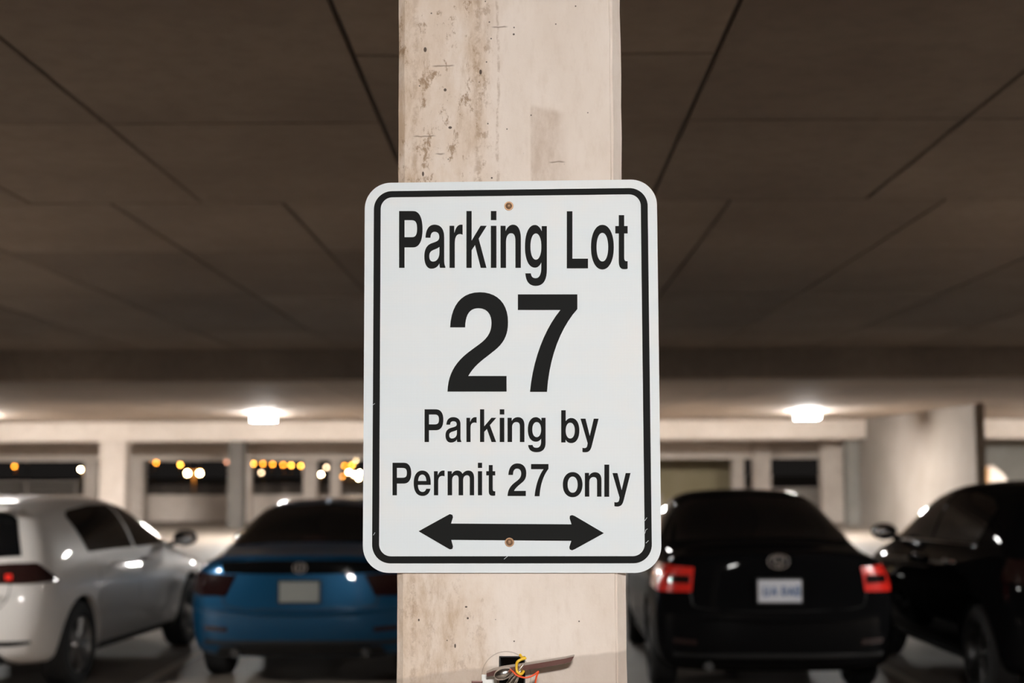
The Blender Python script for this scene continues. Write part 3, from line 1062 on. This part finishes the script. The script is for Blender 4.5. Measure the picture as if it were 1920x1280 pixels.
    def mirror(self, y, z, x, mat):
        for s in (-1, 1):
            b = bmesh.new()
            bmesh.ops.create_uvsphere(b, u_segments=18, v_segments=12, radius=1.0)
            for v in b.verts:
                q = v.co.copy()
                v.co = Vector((s * x + q.x * 0.115, y + (q.y * 0.075 if q.y > 0 else q.y * 0.03), z + q.z * 0.075))
            tube(b, [(s * (x - 0.17), y + 0.01, z - 0.07), (s * (x - 0.05), y + 0.01, z - 0.03)], 0.025, 8)
            mr = obj('wing_mirror', b, mat, self.t, True)
            g_ = bmesh.new()
            bmesh.ops.create_uvsphere(g_, u_segments=16, v_segments=8, radius=1.0)
            for v in g_.verts:
                v.co = Vector((s * x + v.co.x * 0.095, y - 0.028 + v.co.y * 0.006, z + v.co.z * 0.058))
            obj('mirror_glass', g_, M['chrome'], mr, True)

    def plate(self, z, mat, w_=0.305, h_=0.155, text=None, x=0.0):
        p, n_ = self.hit((x, -3, z), (0, 1, 0))
        y = min(self.hit((x + dx, -3, z + dz), (0, 1, 0))[0].y for dx in (-w_ / 2, 0, w_ / 2) for dz in (-h_ / 2, 0, h_ / 2))
        pl = obj('licence_plate', bmbox((x - w_ / 2, y - 0.012, z - h_ / 2), (x + w_ / 2, y + 0.02, z + h_ / 2), 0.006), mat, self.t)
        fr = bmesh.new()
        for lo, hi in (((x - w_ / 2 - .012, z + h_ / 2), (x + w_ / 2 + .012, z + h_ / 2 + .012)), ((x - w_ / 2 - .012, z - h_ / 2 - .012), (x + w_ / 2 + .012, z - h_ / 2)),
                       ((x - w_ / 2 - .012, z - h_ / 2), (x - w_ / 2, z + h_ / 2)), ((x + w_ / 2, z - h_ / 2), (x + w_ / 2 + .012, z + h_ / 2))):
            box(fr, (lo[0], y - 0.010, lo[1]), (hi[0], y + 0.02, hi[1]))
        obj('plate_frame', fr, M['trim'], pl)
        if text:
            for ch in text:
                b = bmesh.new()
                for (x0, z0, x1, z1) in ch:
                    a, c = Vector((x + x0, y - 0.0125, z + z0)), Vector((x + x1, y - 0.0125, z + z1))
                    tube(b, [a, c], 0.0055, 6)
                obj('plate_character', b, M['plate_blue'], pl)
        return pl, y

    def emblem(self, z, rings, y=None):
        p, n_ = self.hit((0, -3, z), (0, 1, 0))
        b = bmesh.new()
        for cx, cz, rx, rz in rings:
            pts = [(cx + rx * math.cos(q), p.y - 0.008, z + cz + rz * math.sin(q)) for q in (2 * math.pi * k / 28 for k in range(29))]
            tube(b, pts, 0.006, 6)
        return obj('emblem', b, M['chrome'], self.t, True)

    def exhaust(self, xs_, z, y):
        for xx in xs_:
            obj('exhaust_pipe', tube(bmesh.new(), [(xx, y, z), (xx, y + 0.03, z), (xx, y + 0.5, z + 0.02)], 0.033, 14), M['rim_dark'], self.t, True)

    def handles(self, ys_, z, mat):
        for y in ys_:
            for s in (-1, 1):
                p, n_ = self.hit((s * 3, y, z), (-s, 0, 0))
                q, _ = self.hit((s * 3, y + 0.2, z), (-s, 0, 0))
                obj('door_handle', tube(bmesh.new(), smooth_path([p - n_ * 0.01, p + n_ * 0.03 + Vector((0, .03, 0)), q + n_ * 0.03 - Vector((0, .03, 0)), q - n_ * 0.01], 4), 0.013, 8), mat, self.t, True)


def sm(p0, p1, bow, n_=8):
    """outline from p0 to p1 bowed sideways"""
    out = []
    for i in range(n_ + 1):
        t_ = i / n_
        out.append((p0[0] + (p1[0] - p0[0]) * t_, p0[1] + (p1[1] - p0[1]) * t_ + bow * 4 * t_ * (1 - t_)))
    return out


def sedan_stations(W, H, L, deck, belt):
    h = W / 2
    d = deck
    return [
        (0.05, [(h * .78, .24, .10), (h * .90, .30, .05), (h * .955, .52, .02), (h * .955, .74, .03), (h * .90, d - .08, .05), (h * .72, d - .02, .05), (h * .40, d + .0, .04), (0, d + .005, .03)], .22),
        (0.30, [(h * .82, .20, 0), (h * .955, .26, 0), (h * .995, .52, 0), (h * .985, .76, 0), (h * .92, d - .06, 0), (h * .74, d + .0, 0), (h * .40, d + .025, 0), (0, d + .03, 0)], .20),
        (0.78, [(h * .83, .18, 0), (h * .965, .24, 0), (h, .54, 0), (h * .995, .80, 0), (h * .94, belt, 0), (h * .77, d + .03, 0), (h * .42, d + .06, 0), (0, d + .065, 0)], .18),
        (1.52, [(h * .83, .18, 0), (h * .965, .24, 0), (h, .54, 0), (h * .99, .80, 0), (h * .935, belt, 0), (h * .70, H - .10, .02), (h * .40, H - .035, 0), (0, H - .025, 0)], .18),
        (2.05, [(h * .83, .18, 0), (h * .965, .24, 0), (h, .54, 0), (h * .985, .80, 0), (h * .93, belt - .01, 0), (h * .71, H - .055, 0), (h * .42, H - .01, 0), (0, H, 0)], .18),
        (2.72, [(h * .83, .18, 0), (h * .965, .24, 0), (h, .53, 0), (h * .985, .79, 0), (h * .93, belt - .03, 0), (h * .69, H - .10, .02), (h * .40, H - .045, 0), (0, H - .03, 0)], .18),
        (3.50, [(h * .83, .18, 0), (h * .965, .24, 0), (h, .52, 0), (h * .985, .77, 0), (h * .92, belt - .05, 0), (h * .74, belt + .0, .02), (h * .42, belt + .03, 0), (0, belt + .04, 0)], .18),
        (L - .45, [(h * .82, .19, 0), (h * .95, .25, 0), (h * .985, .50, 0), (h * .955, .70, 0), (h * .86, belt - .16, 0), (h * .66, belt - .11, 0), (h * .38, belt - .08, 0), (0, belt - .07, 0)], .18),
        (L - .12, [(h * .74, .21, 0), (h * .86, .27, 0), (h * .89, .48, 0), (h * .86, .62, 0), (h * .76, .69, 0), (h * .6, .72, 0), (h * .34, .74, 0), (0, .745, 0)], .2),
        (L - .05, [(h * .60, .24, 0), (h * .70, .30, 0), (h * .74, .46, 0), (h * .72, .57, 0), (h * .64, .63, 0), (h * .5, .65, 0), (h * .28, .67, 0), (0, .675, 0)], .23),
    ]


def hatch_stations(W, H, L, belt, yb=2.5, yw=3.2):
    h = W / 2
    return [
        (0.03, [(h * .80, .27, .10), (h * .90, .33, .05), (h * .955, .56, .02), (h * .945, .80, .05), (h * .90, belt, .10), (h * .74, H - .13, .30), (h * .42, H - .06, .30), (0, H - .05, .29)], .25),
        (0.42, [(h * .84, .20, 0), (h * .96, .26, 0), (h, .56, 0), (h * .99, .82, 0), (h * .945, belt + .0, 0), (h * .745, H - .075, .08), (h * .42, H - .02, .06), (0, H - .012, .05)], .20),
        (1.20, [(h * .84, .19, 0), (h * .965, .25, 0), (h, .56, 0), (h * .99, .82, 0), (h * .94, belt, 0), (h * .745, H - .055, 0), (h * .42, H - .005, 0), (0, H, 0)], .18),
        (1.95, [(h * .84, .19, 0), (h * .965, .25, 0), (h, .55, 0), (h * .985, .81, 0), (h * .935, belt - .01, 0), (h * .735, H - .06, 0), (h * .42, H - .01, 0), (0, H, 0)], .18),
        (yb, [(h * .84, .19, 0), (h * .965, .25, 0), (h, .54, 0), (h * .985, .80, 0), (h * .93, belt - .02, 0), (h * .70, H - .11, 0), (h * .40, H - .06, 0), (0, H - .045, 0)], .18),
        (yw, [(h * .84, .19, 0), (h * .965, .25, 0), (h, .53, 0), (h * .985, .79, 0), (h * .92, belt - .06, 0), (h * .74, belt - .01, 0), (h * .42, belt + .02, 0), (0, belt + .03, 0)], .18),
        (L - .42, [(h * .82, .20, 0), (h * .95, .26, 0), (h * .985, .52, 0), (h * .96, .72, 0), (h * .86, belt - .18, 0), (h * .66, belt - .12, 0), (h * .38, belt - .09, 0), (0, belt - .08, 0)], .18),
        (L - .12, [(h * .74, .22, 0), (h * .86, .28, 0), (h * .89, .50, 0), (h * .86, .66, 0), (h * .76, .74, 0), (h * .6, .77, 0), (h * .34, .79, 0), (0, .80, 0)], .2),
        (L - .05, [(h * .60, .26, 0), (h * .70, .32, 0), (h * .74, .48, 0), (h * .72, .60, 0), (h * .64, .67, 0), (h * .5, .69, 0), (h * .28, .71, 0), (0, .715, 0)], .24),
    ]


def common_front(car, L, belt, H, yb, yw, h):
    fr = car.caster('front')
    for s in (-1, 1):
        a = [(s * h * .40, .60), (s * h * .84, .62)]
        b_ = [(s * h * .42, .66), (s * h * .80, .70)]
        car.patch('headlight', a, b_, M['clear_lens'], fr, 8, 3)
    car.patch('grille', [(-h * .36, .42), (h * .36, .42)], [(-h * .38, .60), (h * .38, .60)], M['trim'], fr, 8, 3)
    tp = car.caster('top')
    car.patch('windshield', [(-h * .74, yw - .10), (0, yw + .02), (h * .74, yw - .10)], [(-h * .64, yb + .16), (0, yb + .10), (h * .64, yb + .16)], M['glass'], tp, 14, 8)


# --- white hatchback on the left
G_ROT = math.radians(-5.2)
gl, gh, gb = 4.26, 1.46, 1.00
gR = Matrix.Rotation(G_ROT, 4, 'Z')
wheel_pt = Vector((X(162, 11.15), 11.15, 0))
gloc = wheel_pt - gR.to_3x3() @ Vector((0.89, 0.80, 0))
g_ = Car('white_hatchback', 'white hatchback parked at the far left, seen from behind', gloc, G_ROT, hatch_stations(1.80, gh, gl, gb), 0.06, M['white_paint'], (0.80, 3.43), 0.885, 0.325)
h = 0.90
rear, sideR = g_.caster('rear'), g_.caster('side', 1)
g_.patch('rear_window', sm((-.66, 1.035), (.66, 1.035), -.02), [(-.56, 1.30), (-.50, 1.345), (0, 1.365), (.50, 1.345), (.56, 1.30)], M['glass'], rear, 20, 8)
sp_bm = bmesh.new()
for lo, hi in (((-.53, .23, 1.362), (.53, .46, 1.398)),):
    box(sp_bm, lo, hi, 0.018)
obj('roof_spoiler', sp_bm, M['white_paint'], g_.t)
for s in (-1, 1):
    sd = g_.caster('side', s)
    g_.patch('side_window', [(1.02, 1.02), (1.55, 1.015), (2.00, 1.005)], [(.90, 1.30), (.98, 1.345), (1.5, 1.375), (1.96, 1.37)], M['glass'], sd, 14, 6)
    g_.patch('side_window', [(2.06, 1.005), (2.55, 1.0), (3.02, .985)], [(2.02, 1.37), (2.35, 1.335), (2.65, 1.22), (2.99, 1.01)], M['glass'], sd, 14, 6)
    cr = g_.caster('corner', s, 35)
    tl = g_.patch('tail_light', [(-.30, .845), (.10, .835), (.40, .845)], [(-.30, .965), (.05, .985), (.22, .985)], M['dark_lens'], cr, 12, 5, 0.008, 'smoked dark tail light')
    for u0 in (-.12, .0):
        o = g_.patch('reflector', [(u0, .862), (u0 + .045, .862)], [(u0, .905), (u0 + .045, .905)], M['red_lens'], cr, 3, 3, 0.012, 'small red reflector', tl)
    g_.patch('bumper_slot', sm((s * .40, .405), (s * .76, .405), -.02), sm((s * .40, .425), (s * .76, .425), 0), M['trim'], rear, 8, 2, 0.003)
    g_.seam('panel_gap', [(2.02, .40), (2.02, .7), (2.03, 1.0)], sd, 0.0025)
    g_.seam('panel_gap', [(1.12, .62), (1.16, .82), (1.1, 1.0)], sd, 0.0025)
    g_.patch('sill_trim', [(1.25, .225), (3.0, .225)], [(1.25, .285), (3.0, .285)], M['trim'], sd, 10, 2)
g_.seam('panel_gap', [(-.62, .85), (-.60, .72), (-.48, .62), (-.25, .59), (0, .585), (.25, .59), (.48, .62), (.60, .72), (.62, .85)], rear, 0.004)
g_.seam('bumper_crease', [(-.80, .56), (-.4, .545), (0, .54), (.4, .545), (.80, .56)], rear, 0.008, M['white_paint'])
g_.patch('diffuser', [(-.62, .25), (0, .25), (.62, .25)], [(-.55, .33), (-.40, .38), (0, .385), (.40, .38), (.55, .33)], M['trim'], rear, 14, 3, 0.006)
b = bmesh.new()
p, _n = g_.hit((.42, -3, .74), (0, 1, 0))
for k in range(3):
    tube(b, [(.42 + k * .06, p.y - 0.006, .725), (.42 + k * .06, p.y - 0.006, .755)], 0.007, 6)
    tube(b, [(.42 + k * .06, p.y - 0.006, .755), (.455 + k * .06, p.y - 0.006, .755)], 0.007, 6)
obj('badge', b, M['chrome'], g_.t)
g_.emblem(.93, [(0, 0, .055, .055)])
g_.plate(.70, M['plate_white'])
g_.exhaust((-.52, .52), .27, .04)
g_.handles((1.38, 2.15), .90, M['white_paint'])
g_.mirror(2.86, 1.045, 1.00, M['trim'])
common_front(g_, gl, gb, gh, 2.5, 3.2, h)
g_.wheels(M['rim'])

# --- blue sedan left of the column
def rect_chars():
    return [[(-.11, .03, -.11, -.03), (-.11, -.03, -.08, -.03), (-.08, -.03, -.08, .03)],
            [(-.055, -.03, -.04, .03), (-.04, .03, -.025, -.03), (-.05, -.01, -.03, -.01)],
            [(.02, -.03, .02, .03), (.02, .03, .045, .02), (.045, .02, .045, -.02), (.045, -.02, .02, -.03)],
            [(.065, -.03, .08, .03), (.08, .03, .095, -.03), (.07, -.01, .09, -.01)],
            [(.115, -.03, .115, .03), (.115, .03, .135, .03), (.135, .03, .135, -.03), (.115, -.03, .135, -.03)]]


bl_y = 10.95
bx = X(563, bl_y)
b_ = Car('blue_sedan', 'metallic blue sedan parked just left of the sign column', (bx, bl_y, 0), math.radians(0.3), sedan_stations(1.79, 1.42, 4.55, 1.00, .93), 0.09, M['blue_paint'], (0.95, 3.62), 0.88, 0.32)
h = 0.895
rear = b_.caster('rear')
b_.patch('rear_window', [(-.70, 1.045), (-.35, 1.075), (0, 1.08), (.35, 1.075), (.70, 1.045)], [(-.60, 1.27), (-.48, 1.335), (0, 1.365), (.48, 1.335), (.60, 1.27)], M['glass'], rear, 20, 8)
for s in (-1, 1):
    sd = b_.caster('side', s)
    b_.patch('side_window', [(1.30, .985), (2.08, .97)], [(1.45, 1.17), (1.65, 1.30), (2.08, 1.34)], M['glass'], sd, 14, 6)
    b_.patch('side_window', [(2.14, .97), (3.20, .945)], [(2.14, 1.34), (2.55, 1.30), (2.85, 1.17), (3.18, .96)], M['glass'], sd, 14, 6)
    cr = b_.caster('corner', s, 28)
    b_.patch('tail_light', [(-.02, .70), (.20, .70), (.48, .80)], [(-.09, .86), (.15, .87), (.44, .88)], M['dark_lens'], cr, 12, 5, 0.010, 'unlit dark tail light')
    b_.seam('panel_gap', [(2.11, .32), (2.11, .6), (2.11, .95)], sd, 0.0025)
    b_.patch('sill_trim', [(1.35, .215), (3.1, .215)], [(1.35, .27), (3.1, .27)], M['trim'], sd, 10, 2)
    b_.patch('reflector', [(s * .56, .43), (s * .74, .44)], [(s * .56, .465), (s * .74, .475)], M['dark_lens'], rear, 5, 2, 0.006)
b_.seam('panel_gap', [(-.64, .90), (-.60, .70), (-.54, .62), (-.2, .60), (0, .60), (.2, .60), (.54, .62), (.60, .70), (.64, .90)], rear, 0.005)
b_.seam('bumper_crease', [(-.80, .60), (-.45, .575), (0, .565), (.45, .575), (.80, .60)], rear, 0.018, M['blue_paint'])
b_.seam('bumper_lip', [(-.74, .35), (-.4, .345), (0, .345), (.4, .345), (.74, .35)], rear, 0.022, M['trim'])
b_.patch('diffuser', [(-.66, .25), (0, .245), (.66, .25)], [(-.62, .32), (0, .325), (.62, .32)], M['trim'], rear, 14, 3, 0.006)
lip = bmesh.new()
b_.seam('trunk_spoiler', [(-.62, .985), (-.3, .992), (0, .995), (.3, .992), (.62, .985)], rear, 0.016, M['blue_paint'], 0.0)
b_.patch('brake_light', [(-.09, 1.088), (.09, 1.088)], [(-.09, 1.104), (.09, 1.104)], M['dark_lens'], rear, 6, 2, 0.009, 'narrow unlit red brake light in the rear window')
b_.plate(.735, M['plate_grey'])
b_.patch('trunk_strip', [(-.60, .872), (-.3, .868), (0, .866), (.3, .868), (.60, .872)], [(-.62, .955), (-.3, .968), (0, .97), (.3, .968), (.62, .955)], M['glass'], rear, 20, 4, 0.006, 'glossy black strip between the tail lights')  # dark glossy strip across the upper trunk face
b_.emblem(.915, [(0, 0, .05, .04), (-.018, 0, .004, .028), (.018, 0, .004, .028)])
b_.exhaust((-.50, .50), .27, .06)
b_.handles((1.45, 2.22), .86, M['blue_paint'])
b_.mirror(3.05, .99, 1.00, M['blue_paint'])
ant = bmesh.new()
p, _n = b_.hit((0, 1.62, 4), (0, 0, -1))
b3 = [(p.x - .03, p.y + .10), (p.x + .03, p.y + .10), (p.x, p.y - .07)]
vs = [ant.verts.new((q[0], q[1], p.z - 0.012)) for q in b3]
tv = ant.verts.new((0, p.y - .03, p.z + 0.06))
ant.faces.new(vs)
for i in range(3):
    ant.faces.new((vs[i], vs[(i + 1) % 3], tv))
obj('roof_antenna', ant, M['blue_paint'], b_.t)
common_front(b_, 4.55, .93, 1.42, 2.72, 3.5, h)
b_.wheels(M['rim_dark'])

# --- black sedan right of the column
k_y = 10.15
kx = X(1458, k_y)
k_ = Car('black_sedan', 'black sedan with red tail lights and pale plate right of the column', (kx, k_y, 0), math.radians(-0.5), sedan_stations(1.74, 1.50, 4.75, 1.06, .97), 0.09, M['black_paint'], (1.02, 3.78), 0.857, 0.325)
h = 0.90
rear = k_.caster('rear')
k_.patch('rear_window', [(-.70, 1.105), (-.35, 1.135), (0, 1.14), (.35, 1.135), (.70, 1.105)], [(-.60, 1.34), (-.48, 1.41), (0, 1.44), (.48, 1.41), (.60, 1.34)], M['glass'], rear, 20, 8)
for s in (-1, 1):
    sd = k_.caster('side', s)
    k_.patch('side_window', [(1.30, 1.025), (2.08, 1.01)], [(1.45, 1.22), (1.65, 1.36), (2.08, 1.41)], M['glass'], sd, 14, 6)
    k_.patch('side_window', [(2.14, 1.01), (3.20, .985)], [(2.14, 1.41), (2.55, 1.37), (2.85, 1.22), (3.18, 1.00)], M['glass'], sd, 14, 6)
    cr = k_.caster('corner', s, 30)
    tl = k_.patch('tail_light', [(.02, .79), (.24, .785), (.50, .80)], [(.01, .96), (.24, .97), (.48, .96)], M['red_lens'], cr, 12, 6, 0.010, 'red tail light wrapping round the corner')
    k_.patch('smoked_band', [(.035, .848), (.20, .848)], [(.035, .902), (.20, .902)], M['dark_lens'], cr, 6, 3, 0.016, 'dark band across the red light', tl)
    k_.patch('sill_trim', [(1.45, .215), (3.2, .215)], [(1.45, .27), (3.2, .27)], M['trim'], sd, 10, 2)
    k_.seam('panel_gap', [(2.11, .32), (2.11, .6), (2.11, .98)], sd, 0.0025)
    k_.patch('reflector', [(s * .58, .42), (s * .74, .43)], [(s * .58, .455), (s * .74, .465)], M['dark_lens'], rear, 5, 2, 0.006)
k_.seam('panel_gap', [(-.66, .97), (-.62, .76), (-.56, .68), (-.2, .66), (0, .66), (.2, .66), (.56, .68), (.62, .76), (.66, .97)], rear, 0.005)
k_.seam('bumper_crease', [(-.80, .62), (-.45, .60), (0, .59), (.45, .60), (.80, .62)], rear, 0.016, M['black_paint'])
k_.seam('bumper_lip', [(-.74, .35), (-.4, .345), (0, .345), (.4, .345), (.74, .35)], rear, 0.018, M['trim'])
k_.plate(.80, M['plate_white'], 0.305, 0.158, rect_chars())
k_.emblem(1.005, [(0, 0, .075, .05), (0, .012, .042, .028), (0, 0, .02, .046)])
k_.exhaust((-.50,), .27, .06)
k_.handles((1.50, 2.25), .90, M['black_paint'])
k_.mirror(3.05, 1.03, 1.00, M['black_paint'])
common_front(k_, 4.75, .97, 1.50, 2.72, 3.5, h)
k_.wheels(M['rim_dark'])

# --- black hatchback at the right edge
S_ROT = math.radians(1.5)
sx = X(1893, 9.6) + 0.92
s_ = Car('black_hatchback', 'tall black hatchback cut by the right edge of the photo', (sx, 9.6, 0), S_ROT, hatch_stations(1.84, 1.57, 4.45, 1.06, 2.7, 3.4), 0.06, M['black_paint'], (0.85, 3.52), 0.905, 0.34)
h = 0.92
rear = s_.caster('rear')
s_.patch('rear_window', sm((-.66, 1.10), (.66, 1.10), -.02), [(-.56, 1.39), (-.50, 1.44), (0, 1.46), (.50, 1.44), (.56, 1.39)], M['glass'], rear, 20, 8)
for s in (-1, 1):
    sd = s_.caster('side', s)
    s_.patch('side_window', [(.95, 1.11), (1.55, 1.10), (2.00, 1.09)], [(.80, 1.36), (1.0, 1.43), (1.5, 1.47), (1.96, 1.465)], M['glass'], sd, 14, 6)
    s_.patch('side_window', [(2.06, 1.09), (2.6, 1.075), (3.16, 1.05)], [(2.02, 1.465), (2.5, 1.43), (2.85, 1.28), (3.13, 1.08)], M['glass'], sd, 14, 6)
    cr = s_.caster('corner', s, 35)
    s_.patch('tail_light', [(-.10, .87), (.40, .88)], [(-.10, 1.03), (.34, 1.04)], M['dark_lens'], cr, 12, 5, 0.008, 'unlit dark tail light')
    s_.patch('sill_trim', [(1.3, .225), (3.05, .225)], [(1.3, .285), (3.05, .285)], M['trim'], sd, 10, 2)
    s_.seam('window_trim', [(1.0, 1.09), (1.6, 1.08), (2.2, 1.07), (2.7, 1.055), (3.15, 1.035)], sd, 0.010, M['chrome'], 0.004)
    s_.seam('panel_gap', [(2.02, .40), (2.02, .7), (2.03, 1.05)], sd, 0.0025)
s_.seam('bumper_crease', [(-.80, .60), (-.4, .585), (0, .58), (.4, .585), (.80, .60)], rear, 0.012, M['black_paint'])
s_.plate(.76, M['plate_white'])
s_.exhaust((.52,), .27, .05)
s_.handles((1.35, 2.15), .95, M['chrome'])
s_.mirror(3.0, 1.11, 0.955, M['black_paint'])
common_front(s_, 4.45, 1.06, 1.57, 2.7, 3.4, h)
s_.wheels(M['rim_dark'])


# ------------------------------------------------------------------ street lights out in the night
ORANGE, AMBER, HOT, PALE, PINK = (1.0, 0.30, 0.025), (1.0, 0.38, 0.05), (1.0, 0.72, 0.38), (1.0, 0.68, 0.42), (1.0, 0.42, 0.25)
EM = {}
for nm, col_, st in (('o', ORANGE, 9), ('O', AMBER, 13), ('h', HOT, 50), ('p', PALE, 7), ('d', PINK, 2.2)):
    EM[nm] = emis('street_light_' + {'o': 'orange', 'O': 'amber', 'h': 'white', 'p': 'pale', 'd': 'dim'}[nm], col_, st, False)


def street_lamp(px, py, kind, label, dist=130.0, r=0.10):
    p = at(px, py, dist)
    bm = bmesh.new()
    bmesh.ops.create_uvsphere(bm, u_segments=14, v_segments=10, radius=r)
    for v in bm.verts:
        v.co.z *= 0.9
    n0 = len(bm.faces)
    cyl(bm, (0, 0.3, -p.z - 6.0), (0, 0.3, r + 0.06), 0.04, seg=8, mi=1)
    box(bm, (-0.13, -0.14, r * 0.9 + 0.005), (0.13, 0.36, r * 0.9 + 0.07), 0, 1)
    o = obj('street_lamp', bm, [EM[kind], M['pole']])
    o.location = p
    return tag(o, label, 'street light', 'street lights beyond the garage')


L = [
    (27, 874, 'o', 'lone orange street light farthest left, above the white car'),
    (50, 858, 'd', 'dim orange light just under the beam at the far left'),
    (152, 857, 'o', 'orange light touching the beam left of the wide column'),
    (151, 880, 'h', 'bright white street light at the left edge of the narrow column'),
    (286, 862, 'o', 'left orange light of a touching pair right of the wide column'),
    (293, 867, 'o', 'right, lower light of the touching orange pair right of the wide column'),
    (338, 871, 'O', 'single amber light left of the twin street lamp'),
    (351, 859, 'd', 'faint pink light above the left bulb of the twin street lamp'),
    (373, 859, 'd', 'faint pink light above the right bulb of the twin street lamp'),
    (425, 866, 'd', 'dim pinkish light at the left edge of the dark grey column'),
    (475, 869, 'O', 'first orange light right of the slim pale post'),
    (493, 869, 'o', 'second orange light right of the slim pale post'),
    (511, 870, 'o', 'third orange light right of the slim pale post'),
    (490, 886, 'p', 'pale light hanging below the row of orange lights'),
    (531, 871, 'o', 'fourth orange light right of the slim pale post'),
    (546, 872, 'O', 'fifth orange light right of the slim pale post'),
    (564, 873, 'O', 'sixth orange light, at the left edge of a pale column'),
    (596, 872, 'O', 'orange light between the two pale columns above the blue car'),
    (612, 876, 'p', 'pale white light between the two pale columns above the blue car'),
    (602, 889, 'h', 'bright white light low between the two pale columns'),
    (634, 871, 'o', 'orange light at the thin pale column beside the sign'),
    (646, 873, 'o', 'orange light right of the thin pale column, left of the bright top light'),
    (660, 872, 'O', 'orange light just under the bright top light beside the sign'),
    (667, 861, 'h', 'bright white light highest beside the sign edge'),
    (633, 889, 'p', 'pale light low at the thin pale column beside the sign'),
    (641, 893, 'O', 'amber light lowest in the cluster beside the sign'),
    (654, 885, 'h', 'bright white light in the middle of the cluster beside the sign'),
    (664, 889, 'h', 'bright white light second from the sign edge'),
    (675, 886, 'h', 'bright white light touching the sign edge'),
    (672, 896, 'h', 'lowest bright white light at the sign edge'),
]
for i, (px, py, kd, lab) in enumerate(L):
    street_lamp(px, py, kd, lab, 112 + 3.5 * ((i * 11) % 30), 0.10 * (112 + 3.5 * ((i * 11) % 30)) / 130)

M['twin_bulb'] = emis('twin_lamp_bulb', (1.0, 0.66, 0.28), 45)
c = at(362.5, 887, 110.0)
t = thing('twin_street_lamp', 'twin headed street lamp on an orange lit post left of the dark grey column', 'street light', (c.x, c.y, -6.0))
zz = c.z + 6.0
ps = obj('post', cyl(bmesh.new(), (0, 0.2, 0), (0, 0.2, zz + 0.1), 0.10, 0.07, 10), M['ochre'], t)
obj('cross_arm', bmbox((-0.62, 0.14, zz + 0.12), (0.62, 0.26, zz + 0.19)), M['ochre'], t)
for s in (-1, 1):
    b = bmesh.new()
    bmesh.ops.create_uvsphere(b, u_segments=14, v_segments=10, radius=0.14)
    o = obj('bulb', b, M['twin_bulb'], t, True)
    o.location = (s * 0.475, 0.1, zz)
